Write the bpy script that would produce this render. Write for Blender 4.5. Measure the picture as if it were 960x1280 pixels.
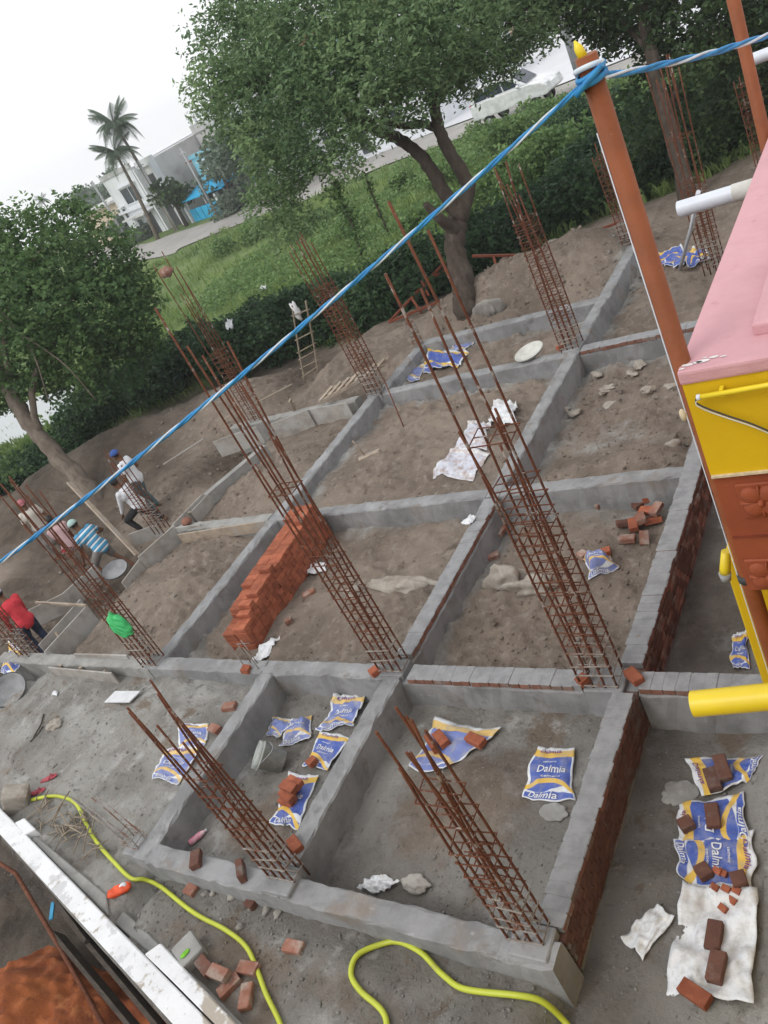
import bpy, bmesh, math, random
import numpy as np
from math import sin, cos, pi, radians
from mathutils import Vector, Matrix, Euler

random.seed(7)
rng = np.random.default_rng(7)
scene = bpy.context.scene
col = scene.collection
for o in list(bpy.data.objects):
    bpy.data.objects.remove(o)

# ------------------------------------------------------------------ camera
H = 6.0
YAW, PITCH, ROLL, FPX = -0.74207505, 0.48201847, -0.50483978, 1060.08
cf = np.array([sin(YAW)*cos(PITCH), cos(YAW)*cos(PITCH), -sin(PITCH)])
_r0 = np.array([cos(YAW), -sin(YAW), 0.0]); _u0 = np.cross(_r0, cf)
cr = _r0*cos(ROLL) + _u0*sin(ROLL); cu = -_r0*sin(ROLL) + _u0*cos(ROLL)
cam_data = bpy.data.cameras.new('camera')
cam = bpy.data.objects.new('camera', cam_data); col.objects.link(cam)
cam_data.sensor_fit = 'VERTICAL'; cam_data.sensor_height = 36.0
cam_data.lens = FPX/1280*36.0
cam_data.clip_end = 3000; cam_data.clip_start = 0.05
M = Matrix(((cr[0], cu[0], -cf[0], 0), (cr[1], cu[1], -cf[1], 0), (cr[2], cu[2], -cf[2], H), (0, 0, 0, 1)))
cam.matrix_world = M
scene.camera = cam

# ------------------------------------------------------------------ sky, sun, exposure
world = bpy.data.worlds.new('World'); scene.world = world
world.use_nodes = True
wn = world.node_tree; wn.nodes.clear()
w_out = wn.nodes.new('ShaderNodeOutputWorld')
w_bg = wn.nodes.new('ShaderNodeBackground')
w_sky = wn.nodes.new('ShaderNodeTexSky'); w_sky.sky_type = 'NISHITA'; w_sky.sun_disc = False
SUN_EL, SUN_AZ = radians(50), radians(-150)     # azimuth from +Y towards +X
w_sky.sun_elevation = SUN_EL; w_sky.sun_rotation = SUN_AZ
w_sky.air_density = 1.0; w_sky.dust_density = 6.0
w_hsv = wn.nodes.new('ShaderNodeHueSaturation'); w_hsv.inputs['Saturation'].default_value = 0.25
w_mix = wn.nodes.new('ShaderNodeMix'); w_mix.data_type = 'RGBA'
w_mix.inputs['Factor'].default_value = 0.86               # closed, even white cloud deck
w_mix.inputs['B'].default_value = (10.6, 10.8, 11.0, 1)
wn.links.new(w_sky.outputs[0], w_hsv.inputs['Color'])
wn.links.new(w_hsv.outputs[0], w_mix.inputs['A'])
wn.links.new(w_mix.outputs['Result'], w_bg.inputs[0])
w_bg.inputs[1].default_value = 0.105
wn.links.new(w_bg.outputs[0], w_out.inputs[0])
sun_d = bpy.data.lights.new('sun', 'SUN'); sun_d.energy = 0.9; sun_d.angle = radians(25); sun_d.color = (1.0, 0.96, 0.9)
sun = bpy.data.objects.new('sun', sun_d); col.objects.link(sun)
_sd = Vector((sin(SUN_AZ)*cos(SUN_EL), cos(SUN_AZ)*cos(SUN_EL), sin(SUN_EL)))
sun.rotation_euler = _sd.to_track_quat('Z', 'Y').to_euler(); sun.location = (0, 0, 40)
scene.view_settings.view_transform = 'Standard'; scene.view_settings.look = 'None'
scene.view_settings.exposure = 0.18; scene.view_settings.gamma = 1.0
scene.render.resolution_x = 768; scene.render.resolution_y = 1024

# ------------------------------------------------------------------ pixel -> place helpers (pixels of the 960x1280 photograph)
def ray(x, y): return cr*(x-480)/FPX - cu*(y-640)/FPX + cf
CP = np.array([0, 0, H])
def G(x, y, z=0.0):
    d = ray(x, y); return CP + d*((z-H)/d[2])
def AT(x, y, depth):                 # at a distance along the view axis
    return CP + ray(x, y)*depth
def depth_of(P): return float((np.array(P)-CP) @ cf)

# ------------------------------------------------------------------ noise
def _hash(ix, iy, seed):
    n = (ix*374761393 + iy*668265263 + seed*1442695041) & 0x7fffffff
    n = ((n ^ (n >> 13))*1274126177) & 0x7fffffff
    return ((n ^ (n >> 16)) & 0xffff)/65535.0
def vn(x, y, s, seed=0):
    x = np.asarray(x, float)/s; y = np.asarray(y, float)/s
    ix = np.floor(x).astype(np.int64); iy = np.floor(y).astype(np.int64)
    fx = x-ix; fy = y-iy; fx = fx*fx*(3-2*fx); fy = fy*fy*(3-2*fy)
    a = _hash(ix, iy, seed); b = _hash(ix+1, iy, seed); c = _hash(ix, iy+1, seed); d = _hash(ix+1, iy+1, seed)
    return (a*(1-fx)+b*fx)*(1-fy) + (c*(1-fx)+d*fx)*fy - 0.5
def ss(a, b, x):
    t = np.clip((np.asarray(x, float)-a)/(b-a), 0, 1); return t*t*(3-2*t)

# ------------------------------------------------------------------ terrain height
YBX = [-400, -60, -30, -22.7, -17.2, -12.5, -9.7, -5, 3, 60, 400]
YBY = [-60, -6, 10.5, 14.2, 17.2, 17.4, 19.4, 21.3, 23.5, 30, 30]
LA = np.array([-11.74, 2.80]); LB = np.array([-6.45, 1.39])       # line of the white wall
Ld = (LB-LA)/np.linalg.norm(LB-LA); Ln = np.array([Ld[1], -Ld[0]])  # towards the pit
if Ln[1] > 0: Ln = -Ln
MOUNDS = [(-12.0, 6.9, 1.3, 1.25, .42), (-11.6, 8.0, .8, .6, .15), (-11.7, 10.4, 1.4, 1.5, .28), (-8.3, 10.6, 1.8, 1.5, .10), (-7.0, 10.5, .55, .5, .16),
          (-4.5, 9.25, .95, .42, .30), (-4.0, 9.6, .5, .4, .16), (-7.2, 6.4, .9, .6, .14), (-4.9, 6.3, 1.0, .7, .10), (-4.4, 7.5, .7, .6, .12),
          (-8.3, 16.5, 1.6, .9, .85), (-9.8, 16.0, 1.4, .7, .45), (-6.9, 17.4, 1.3, .9, .75), (-11.9, 15.2, 1.7, 1.5, .30),
          (-19.0, 13.2, 2.6, 1.6, .95), (-16.3, 14.8, 2.4, 1.5, .75), (-21.5, 11.6, 2.2, 2.2, .8), (-15.5, 11.0, 1.4, 1.2, .35),
          (-4.7, 3.9, .7, .7, .10), (-4.2, 4.3, .6, .4, .07), (-7.0, 3.3, .6, .35, .10), (-1.6, 4.7, .45, 1.0, .22), (-10.0, 4.3, 1.4, .5, .05),
          (-7.8, 2.1, .6, .2, .04), (-5.3, 2.2, .5, .16, .05), (-4.5, 14.5, .9, .8, .12), (-8.2, 13.4, .8, .4, .05), (-14.8, 7.6, .7, .7, .2)]
def hsmooth(x, y):
    x = np.asarray(x, float); y = np.asarray(y, float)
    h = np.full(np.broadcast(x, y).shape, -0.42)
    h = h + 0.20*ss(-7.80, -8.0, x)*ss(5.35, 5.2, y)                          # yard in front on the left
    h = h + 0.17*ss(2.65, 2.5, y)*ss(-7.80, -7.6, x)*ss(-3.0, -3.3, x)
    h = h - 0.12*ss(-3.2, -3.05, x)
    h = h - 0.38*ss(-13.15, -13.5, x)*ss(4.9, 5.4, y)
    h = h + 0.08*ss(5.3, 5.5, y)*ss(-13.1, -12.9, x)*ss(-5.9, -6.1, x)
    for (a, b, rx, ry, k) in MOUNDS:
        q = ((x-a)/rx)**2 + ((y-b)/ry)**2
        h = h + k*np.exp(-q*1.3)
    yb = np.interp(x, YBX, YBY); d = y-yb
    far = -0.6-0.6*ss(3, 26, d)
    m = ss(-.6, 1.0, d)
    h = h*(1-m) + far*m
    h = h - 34*ss(95, 260, d)
    q = ((x+32.5)/7.5)**2 + ((y-19.0)/3.2)**2
    h = h - 0.6*ss(1.3, .7, q)
    return h
def pitdist(x, y): return (np.asarray(x)-LA[0])*Ln[0] + (np.asarray(y)-LA[1])*Ln[1]
def hfun(x, y):
    x = np.asarray(x, float); y = np.asarray(y, float)
    h = hsmooth(x, y)
    site = ss(1.0, -1.0, y-np.interp(x, YBX, YBY))
    cl = (ss(-.08, .2, vn(x, y, 1.1, 5))*.9 + 0.35)*(.5+.55*ss(5.0, 5.6, y)*ss(-2.9, -3.2, x))
    rg = lambda s_, k_: .28-np.abs(vn(x, y, s_, k_))
    h = h + site*(0.085*vn(x, y, .9, 1) + .065*vn(x, y, .36, 2) + cl*(.11*rg(.24, 3)*ss(-.1, .15, vn(x, y, .5, 11)) + .075*vn(x, y, .13, 4) + .05*vn(x, y, .07, 8)))
    h = h + (1-site)*(.35*vn(x, y, 3.1, 6) + .15*vn(x, y, 1.1, 7))*(1-.92*ss(14, 21, y-np.interp(x, YBX, YBY)))
    pd = pitdist(x, y)
    h = h - 1.55*ss(.12, .22, pd)
    return h
def hz(x, y): return float(hfun(np.array([x]), np.array([y]))[0])
def GT(px, py, dz=0.0):
    z = -.4
    for _ in range(7):
        P = G(px, py, z+dz); z = 0.5*z + 0.5*hz(P[0], P[1])
    P = G(px, py, z+dz); return np.array([P[0], P[1], hz(P[0], P[1])+dz])

# ------------------------------------------------------------------ materials
MATS = {}
def nodes(name):
    m = bpy.data.materials.new(name); m.use_nodes = True
    nt = m.node_tree; nt.nodes.clear()
    out = nt.nodes.new('ShaderNodeOutputMaterial'); b = nt.nodes.new('ShaderNodeBsdfPrincipled')
    nt.links.new(b.outputs[0], out.inputs[0]); MATS[name] = m
    return m, nt, b, out
def N(nt, t, **kw):
    n = nt.nodes.new(t)
    for k, v in kw.items():
        if k.startswith('i_'):
            key = k[2:]; key = int(key) if key.isdigit() else key
            n.inputs[key].default_value = v
        else: setattr(n, k, v)
    return n
def mixc(nt, fac, a, b, blend='MIX'):
    n = nt.nodes.new('ShaderNodeMix'); n.data_type = 'RGBA'; n.blend_type = blend
    for key, v in (('Factor', fac), ('A', a), ('B', b)):
        if v is None: continue
        if hasattr(v, 'default_value'): nt.links.new(v, n.inputs[key])
        elif key == 'Factor': n.inputs[key].default_value = v
        else: n.inputs[key].default_value = (*v, 1) if len(v) == 3 else v
    return n.outputs['Result']
def ramp(nt, src, lo, hi):
    n = N(nt, 'ShaderNodeMapRange', interpolation_type='SMOOTHSTEP'); nt.links.new(src, n.inputs[0])
    n.inputs[1].default_value = lo; n.inputs[2].default_value = hi; return n.outputs[0]
def noise(nt, vec, scale, detail=4, rough=.6):
    n = N(nt, 'ShaderNodeTexNoise'); n.inputs['Scale'].default_value = scale; n.inputs['Detail'].default_value = detail; n.inputs['Roughness'].default_value = rough
    if vec is not None: nt.links.new(vec, n.inputs['Vector'])
    return n.outputs[0]
def pm(name, c1, c2=None, scale=6, rough=.8, bump=0.0, bscale=40, spots=(), metal=0.0, rnd=0.0, spec=.3, coat=0, obj=False, stretch=None):
    m, nt, b, out = nodes(name)
    if obj: vec = N(nt, 'ShaderNodeTexCoord').outputs['Object']
    else: vec = N(nt, 'ShaderNodeNewGeometry').outputs['Position']
    if stretch:
        mp = N(nt, 'ShaderNodeMapping'); mp.inputs['Scale'].default_value = stretch; nt.links.new(vec, mp.inputs[0]); vec = mp.outputs[0]
    c2 = c2 or tuple(v*.75 for v in c1)
    c = mixc(nt, ramp(nt, noise(nt, vec, scale), .35, .68), c1, c2)
    for (sc, s, lo, hi, k) in spots:
        f = ramp(nt, noise(nt, vec, s, 5, .65), lo, hi)
        mm = N(nt, 'ShaderNodeMath', operation='MULTIPLY'); nt.links.new(f, mm.inputs[0]); mm.inputs[1].default_value = k
        c = mixc(nt, mm.outputs[0], c, sc)
    if rnd:
        oi = N(nt, 'ShaderNodeObjectInfo'); mr = N(nt, 'ShaderNodeMapRange'); nt.links.new(oi.outputs['Random'], mr.inputs[0])
        mr.inputs[3].default_value = 1-rnd; mr.inputs[4].default_value = 1+rnd
        hs = N(nt, 'ShaderNodeHueSaturation'); nt.links.new(mr.outputs[0], hs.inputs['Value']); nt.links.new(c, hs.inputs['Color']); c = hs.outputs[0]
    nt.links.new(c, b.inputs['Base Color'])
    b.inputs['Roughness'].default_value = rough; b.inputs['Metallic'].default_value = metal
    b.inputs['Specular IOR Level'].default_value = spec; b.inputs['Coat Weight'].default_value = coat
    if bump:
        bp = N(nt, 'ShaderNodeBump'); bp.inputs['Strength'].default_value = bump; bp.inputs['Distance'].default_value = .02
        nt.links.new(noise(nt, vec, bscale, 6, .7), bp.inputs['Height']); nt.links.new(bp.outputs[0], b.inputs['Normal'])
    return m
pm('concrete', (.295, .297, .302), (.20, .20, .203), 2.2, .85, .5, 55, [((.37, .372, .378), 1.3, .52, .7, .7), ((.13, .128, .125), 3.4, .54, .72, .7), ((.26, .205, .16), 1.7, .54, .72, .55), ((.42, .42, .425), 14, .62, .74, .5)])
pm('concrete_dry', (.34, .335, .32), (.25, .245, .235), 3, .9, .6, 45, [((.20, .18, .155), 2.3, .55, .7, .7), ((.45, .45, .44), 9, .6, .75, .5)])
pm('mortar', (.31, .312, .32), (.235, .236, .243), 7, .8, .6, 70, [((.34, .34, .34), 3, .55, .7, .6), ((.26, .15, .11), 9, .64, .78, .5)])
pm('brick', (.36, .115, .060), (.27, .078, .042), 9, .9, .45, 90, [((.45, .20, .13), 22, .6, .75, .5)], rnd=.22)
pm('brick_old', (.25, .115, .08), (.18, .085, .06), 6, .9, .5, 70, [((.24, .22, .2), 3.2, .48, .66, .8), ((.32, .11, .065), 7, .6, .72, .6)], rnd=.15)
pm('brick_dusty', (.30, .14, .10), (.22, .095, .065), 8, .9, .5, 80, [((.33, .28, .24), 6, .45, .66, .8)], rnd=.2)
pm('brick_wet', (.155, .070, .050), (.12, .056, .042), 8, .85, .6, 90, [((.21, .11, .08), 12, .55, .72, .6), ((.19, .165, .145), 4.5, .50, .68, .75)], rnd=.10)
pm('rust', (.17, .062, .032), (.11, .038, .022), 14, .8, .5, 60, [((.24, .095, .045), 5, .55, .7, .7)])
pm('rust_cement', (.34, .32, .30), (.24, .20, .17), 16, .9, .6, 60, [((.19, .08, .045), 7, .5, .62, .9)])
pm('rod_cement', (.17, .062, .032), (.12, .042, .024), 14, .85, .5, 60, [((.36, .33, .30), 8, .58, .66, .9)])
pm('orange_pole', (.26, .076, .026), (.21, .060, .020), 6, .55, .25, 30, [((.45, .40, .34), 40, .70, .76, .7), ((.20, .06, .025), 10, .6, .74, .6)])
pm('red_angle', (.26, .075, .040), (.19, .055, .03), 8, .7, .3, 30)
pm('wood', (.40, .33, .26), (.27, .21, .16), 5, .85, .4, 40, [((.42, .40, .38), 2.5, .5, .7, .7)])
pm('wood_board', (.38, .35, .32), (.27, .245, .22), 4, .88, .5, 50, [((.42, .415, .40), 1.8, .45, .65, .8), ((.2, .15, .11), 6, .6, .75, .6)])
pm('wood_dark', (.085, .068, .055), (.05, .04, .034), 5, .85, .5, 40, [((.16, .14, .12), 3, .56, .72, .7)], stretch=(1, 6, 6))
pm('twig', (.30, .25, .19), (.20, .16, .12), 8, .9)
pm('bark', (.085, .066, .052), (.05, .038, .03), 7, .95, 1.0, 22, [((.14, .12, .10), 4, .55, .7, .6)], stretch=(1, 1, .35))
pm('bark_pale', (.22, .18, .145), (.13, .105, .085), 7, .95, .8, 22, stretch=(1, 1, .35))
pm('white_paint', (.74, .745, .76), (.66, .665, .68), 3, .7, .3, 40, [((.36, .31, .25), 1.5, .53, .58, .9), ((.50, .50, .51), 2.3, .55, .60, .8), ((.35, .33, .3), 18, .60, .70, .7)])
pm('pvc_white', (.66, .70, .76), (.60, .63, .70), 6, .35, 0, 30, spec=.5)
pm('pvc_yellow', (.78, .60, .02), (.72, .54, .02), 4, .38, .05, 20, [((.86, .78, .30), 3, .6, .8, .3)], spec=.5)
pm('pink_paint', (.60, .335, .362), (.55, .30, .328), 3.5, .75, .35, 24, [((.42, .16, .17), 9, .63, .76, .4), ((.64, .38, .40), 1.5, .5, .7, .5)])
pm('yellow_paint', (.66, .43, .006), (.61, .39, .006), 3, .6, .2, 26, [((.5, .33, .02), 7, .66, .78, .35)])
pm('terracotta_paint', (.30, .074, .032), (.255, .062, .028), 4, .65, .25, 30, [((.36, .11, .05), 9, .6, .76, .4)])
pm('red_edge', (.20, .045, .025), None, 6, .7)
pm('white_splash', (.78, .74, .74), None, 20, .7)
pm('cream_edge', (.66, .56, .40), None, 30, .7)
pm('rope_blue', (.035, .25, .52), (.03, .18, .42), 30, .5)
pm('rope_white', (.60, .68, .75), (.5, .58, .65), 30, .5)
pm('hose', (.50, .56, .045), (.44, .48, .04), 3, .42, .1, 20, [((.30, .26, .14), 5, .62, .74, .5)], spec=.5)
pm('plastic_green', (.06, .50, .16), (.05, .42, .13), 12, .4, .4, 25)
pm('plastic_dark', (.045, .05, .05), (.08, .08, .08), 12, .6, .4, 25, [((.22, .22, .21), 6, .52, .68, .8)])
pm('bucket_grey', (.40, .42, .40), (.30, .32, .30), 9, .5, .3, 40, [((.6, .62, .6), 12, .6, .7, .6)])
pm('bowl_pale', (.62, .62, .58), (.52, .52, .48), 9, .5)
pm('plastic_blue', (.05, .32, .55), None, 9, .5)
pm('packet_orange', (.75, .10, .03), (.62, .07, .02), 12, .35, .5, 30)
pm('packet_silver', (.7, .72, .74), None, 12, .35)
pm('bottle_clear', (.60, .58, .54), (.5, .48, .44), 12, .25)
pm('bottle_pink', (.70, .22, .32), (.75, .55, .58), 14, .3)
pm('slipper', (.42, .07, .09), None, 12, .6)
pm('leaf_bright', (.18, .5, .03), None, 12, .5)
pm('stone', (.36, .34, .31), (.26, .24, .22), 5, .9, .6, 50, rnd=.2)
pm('stone_pale', (.40, .365, .32), (.31, .275, .235), 5, .95, .8, 40, [((.24, .19, .15), 4, .48, .66, .8), ((.48, .46, .43), 9, .58, .72, .6)])
pm('paper_white', (.72, .73, .75), (.6, .6, .61), 9, .7, .4, 30)
pm('marble_tile', (.66, .67, .69), (.58, .59, .61), 7, .5)
pm('red_soil', (.34, .105, .035), (.24, .07, .027), 2.4, .95, 1.0, 14, [((.17, .05, .024), 1.6, .48, .62, .8), ((.42, .16, .06), 6, .55, .70, .7), ((.13, .045, .024), 9, .58, .70, .7)])
pm('skin', (.16, .075, .042), (.13, .06, .035), 9, .6)
pm('hair', (.012, .010, .009), None, 9, .5)
pm('shirt_white', (.70, .71, .74), (.62, .63, .66), 8, .85, .4, 12)
pm('shirt_cream', (.60, .56, .50), (.5, .46, .41), 8, .85, .4, 12)
pm('shirt_pink', (.50, .33, .34), (.42, .28, .29), 8, .85, .4, 12)
pm('cloth_red', (.58, .045, .06), (.48, .035, .05), 8, .85, .4, 12)
pm('cloth_black', (.025, .025, .028), None, 8, .85)
pm('cloth_navy', (.03, .045, .085), (.02, .03, .06), 8, .85)
pm('cloth_teal', (.10, .15, .16), (.07, .11, .12), 8, .85)
pm('cloth_grey', (.22, .20, .19), (.16, .15, .14), 8, .85)
pm('cap_green', (.42, .58, .55), None, 8, .8)
pm('cap_pink', (.42, .14, .16), None, 8, .8)
pm('cap_violet', (.36, .36, .52), (.6, .6, .7), 24, .8)
pm('cap_blue', (.05, .11, .36), None, 8, .8)
pm('house_white', (.72, .74, .76), (.64, .66, .69), .6, .8, .1, 8, [((.46, .47, .48), .8, .6, .75, .6)])
pm('house_grey', (.56, .56, .555), (.46, .46, .455), .5, .9, .1, 8, [((.30, .29, .27), .5, .52, .68, .6)])
pm('house_cyan', (.26, .58, .70), (.21, .50, .62), .5, .8, .1, 8)
pm('awning_blue', (.02, .36, .62), (.02, .30, .55), 2, .6)
pm('gate_blue', (.03, .40, .68), None, 2, .5)
pm('house_pink', (.60, .42, .36), (.52, .36, .31), .5, .8)
pm('house_cream', (.60, .50, .38), (.54, .44, .33), .5, .8)
pm('tile_roof', (.40, .15, .09), (.30, .10, .07), 2, .8)
pm('glass_dark', (.03, .04, .06), (.05, .06, .09), 2, .15, spec=.6)
pm('dark_metal', (.06, .065, .07), None, 3, .6)
pm('grey_metal', (.38, .39, .40), (.30, .31, .32), 6, .6, .2, 30)
pm('tank_black', (.025, .025, .028), None, 3, .5)
pm('car_white', (.78, .79, .80), None, 3, .3, spec=.5, coat=.6)
pm('car_red', (.55, .02, .03), None, 3, .2)
pm('tyre', (.02, .02, .02), None, 9, .8)
pm('road_grey', (.36, .345, .325), (.30, .285, .27), .5, .9, .3, 6, [((.24, .22, .2), .4, .55, .7, .5)])
pm('yard_pale', (.66, .67, .70), (.60, .61, .64), .2, .45, .1, 3, spec=.5)
m, nt, b, out = nodes('water'); b.inputs['Base Color'].default_value = (.30, .33, .33, 1); b.inputs['Roughness'].default_value = .06; b.inputs['Specular IOR Level'].default_value = .8

def leaf_mat(name, c_lo, c_hi, trans=.35):
    m, nt, b, out = nodes(name)
    at = N(nt, 'ShaderNodeAttribute', attribute_name='v')
    c = mixc(nt, at.outputs['Fac'], c_lo, c_hi)
    nt.links.new(c, b.inputs['Base Color']); b.inputs['Roughness'].default_value = .55; b.inputs['Specular IOR Level'].default_value = .25
    t = N(nt, 'ShaderNodeBsdfTranslucent'); nt.links.new(c, t.inputs[0])
    mx = N(nt, 'ShaderNodeMixShader'); mx.inputs[0].default_value = trans
    nt.links.new(b.outputs[0], mx.inputs[1]); nt.links.new(t.outputs[0], mx.inputs[2]); nt.links.new(mx.outputs[0], out.inputs[0])
    return m
leaf_mat('leaf_neem', (.085, .155, .07), (.25, .36, .165))
leaf_mat('leaf_dark', (.03, .06, .026), (.095, .15, .055))
leaf_mat('leaf_left', (.045, .10, .038), (.17, .28, .095))
leaf_mat('leaf_hedge', (.022, .055, .028), (.075, .145, .055))
leaf_mat('leaf_weed', (.085, .165, .055), (.23, .345, .12))
leaf_mat('leaf_palm', (.05, .085, .055), (.13, .18, .11), .25)
leaf_mat('grass', (.115, .195, .06), (.28, .375, .12), .3)
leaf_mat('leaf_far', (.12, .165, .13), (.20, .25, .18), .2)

# soil: brown sand, grey cement-laden dirt, grass floor
m, nt, b, out = nodes('soil')
pos = N(nt, 'ShaderNodeNewGeometry').outputs['Position']
cem = N(nt, 'ShaderNodeAttribute', attribute_name='cement').outputs['Fac']
grs = N(nt, 'ShaderNodeAttribute', attribute_name='grass').outputs['Fac']
sand = mixc(nt, ramp(nt, noise(nt, pos, 1.1, 6), .36, .64), (.30, .243, .198), (.21, .168, .135))
sand = mixc(nt, ramp(nt, noise(nt, pos, 7, 6, .7), .5, .72), sand, (.36, .305, .258))
sand = mixc(nt, ramp(nt, noise(nt, pos, 2.7, 6, .7), .58, .72), sand, (.135, .106, .083))
grey = mixc(nt, ramp(nt, noise(nt, pos, 1.3, 6), .38, .62), (.40, .388, .365), (.275, .262, .242))
grey = mixc(nt, ramp(nt, noise(nt, pos, 2.1, 6, .7), .54, .66), grey, (.50, .492, .475))
grey = mixc(nt, ramp(nt, noise(nt, pos, 1.6, 5, .7), .56, .66), grey, (.255, .205, .162))
grey = mixc(nt, ramp(nt, noise(nt, pos, 9, 6, .7), .58, .72), grey, (.165, .15, .134))
addn = N(nt, 'ShaderNodeMath', operation='ADD'); nt.links.new(cem, addn.inputs[0])
nsh = N(nt, 'ShaderNodeMath', operation='MULTIPLY_ADD'); nt.links.new(noise(nt, pos, 1.9, 6, .7), nsh.inputs[0]); nsh.inputs[1].default_value = 1.6; nsh.inputs[2].default_value = -.8
nt.links.new(nsh.outputs[0], addn.inputs[1])
c = mixc(nt, ramp(nt, addn.outputs[0], .25, .75), sand, grey)
dmp_shade = N(nt, 'ShaderNodeAttribute', attribute_name='damp_shade').outputs['Fac']
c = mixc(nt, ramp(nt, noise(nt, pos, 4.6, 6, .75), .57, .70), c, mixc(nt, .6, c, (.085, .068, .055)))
c = mixc(nt, dmp_shade, c, mixc(nt, ramp(nt, noise(nt, pos, 2.2, 6, .7), .4, .6), (.105, .080, .060), (.06, .047, .036)))
c = mixc(nt, ramp(nt, noise(nt, pos, 42, 5, .8), .56, .74), c, mixc(nt, .5, c, (.42, .38, .34)))
c = mixc(nt, ramp(nt, noise(nt, pos, 33, 5, .8), .60, .74), c, mixc(nt, .55, c, (.06, .05, .042)))
gcol = mixc(nt, ramp(nt, noise(nt, pos, .5, 6), .35, .65), (.10, .16, .05), (.16, .21, .075))
c = mixc(nt, grs, c, gcol)
nt.links.new(c, b.inputs['Base Color']); b.inputs['Roughness'].default_value = .93; b.inputs['Specular IOR Level'].default_value = .2
bp = N(nt, 'ShaderNodeBump'); bp.inputs['Strength'].default_value = 1.0; bp.inputs['Distance'].default_value = .05
nt.links.new(noise(nt, pos, 26, 8, .75), bp.inputs['Height']); nt.links.new(bp.outputs[0], b.inputs['Normal'])

# striped shirt: bands across the torso in the object's own frame
m, nt, b, out = nodes('shirt_striped')
oc = N(nt, 'ShaderNodeTexCoord').outputs['UV']
sx = N(nt, 'ShaderNodeSeparateXYZ'); nt.links.new(oc, sx.inputs[0])
mu = N(nt, 'ShaderNodeMath', operation='MULTIPLY'); nt.links.new(sx.outputs[0], mu.inputs[0]); mu.inputs[1].default_value = 11.0
fr = N(nt, 'ShaderNodeMath', operation='FRACT'); nt.links.new(mu.outputs[0], fr.inputs[0])
s1 = ramp(nt, fr.outputs[0], .46, .54)
s2 = ramp(nt, fr.outputs[0], .80, .86)
c = mixc(nt, s1, (.06, .30, .50), (.72, .76, .78)); c = mixc(nt, s2, c, (.05, .14, .30))
nt.links.new(c, b.inputs['Base Color']); b.inputs['Roughness'].default_value = .85

# printed cement sack: white plastic with a blue field, yellow swoosh and end bands, in the sack's own UV
def sack_mat(name, blue_on=1.0, dirt=.35):
    m, nt, b, out = nodes(name)
    uv = N(nt, 'ShaderNodeTexCoord').outputs['UV']; sp = N(nt, 'ShaderNodeSeparateXYZ'); nt.links.new(uv, sp.inputs[0])
    U, V = sp.outputs[0], sp.outputs[1]
    def mth(op, a, b_=None, c_=None):
        n = N(nt, 'ShaderNodeMath', operation=op)
        for i, v in enumerate((a, b_, c_)):
            if v is None: continue
            if hasattr(v, 'default_value'): nt.links.new(v, n.inputs[i])
            else: n.inputs[i].default_value = v
        return n.outputs[0]
    def band(x, lo, hi, e=.008): return mth('MULTIPLY', ramp(nt, x, lo-e, lo+e), ramp(nt, x, hi+e, hi-e))
    vc = mth('MULTIPLY_ADD', mth('SINE', mth('MULTIPLY', U, 5.0)), .05, V)
    body = mth('MULTIPLY', band(U, .05, .95), band(vc, .17, .83))
    ends = mth('MULTIPLY', band(U, .03, .97), mth('ADD', band(V, .02, .12), 0.0))
    rnd_ = N(nt, 'ShaderNodeObjectInfo').outputs['Random']
    swo = mth('MULTIPLY_ADD', mth('SINE', mth('ADD', mth('MULTIPLY', U, 3.0), mth('MULTIPLY', rnd_, 1.2))), .16, .12)
    yel = band(mth('SUBTRACT', V, swo), .0, .09)
    yel2 = band(mth('MULTIPLY_ADD', mth('SINE', mth('MULTIPLY', U, 4.0)), .03, V), .80, .93)
    blue = mth('MULTIPLY', mth('MAXIMUM', body, ends), blue_on)
    c = mixc(nt, blue, (.70, .72, .75), mixc(nt, noise(nt, uv, 3), (.045, .085, .36), (.07, .13, .46)))
    c = mixc(nt, mth('MULTIPLY', mth('MAXIMUM', yel, yel2), blue_on if blue_on > .5 else .06), c, (.72, .46, .07))
    pos = N(nt, 'ShaderNodeNewGeometry').outputs['Position']
    f = ramp(nt, noise(nt, pos, 9, 6, .7), .42, .72)
    c = mixc(nt, mth('MULTIPLY', f, dirt), c, (.36, .345, .33) if name != 'sack_sandy' else (.34, .22, .17))
    c = mixc(nt, mth('MULTIPLY', ramp(nt, noise(nt, pos, 28, 5, .7), .55, .75), .5), c, (.30, .28, .26))
    nt.links.new(c, b.inputs['Base Color']); b.inputs['Roughness'].default_value = .45; b.inputs['Specular IOR Level'].default_value = .4
    bp = N(nt, 'ShaderNodeBump'); bp.inputs['Strength'].default_value = .5; bp.inputs['Distance'].default_value = .01
    nt.links.new(noise(nt, pos, 30, 5, .6), bp.inputs['Height']); nt.links.new(bp.outputs[0], b.inputs['Normal'])
sack_mat('sack_print', 1.0, .45); sack_mat('sack_dusty', .85, .75); sack_mat('sack_white', 0.0, .62); sack_mat('sack_sandy', .2, 1.0)
pm('print_white', (.74, .75, .78), None, 20, .5)
pm('print_violet', (.20, .07, .26), None, 20, .5)

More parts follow.
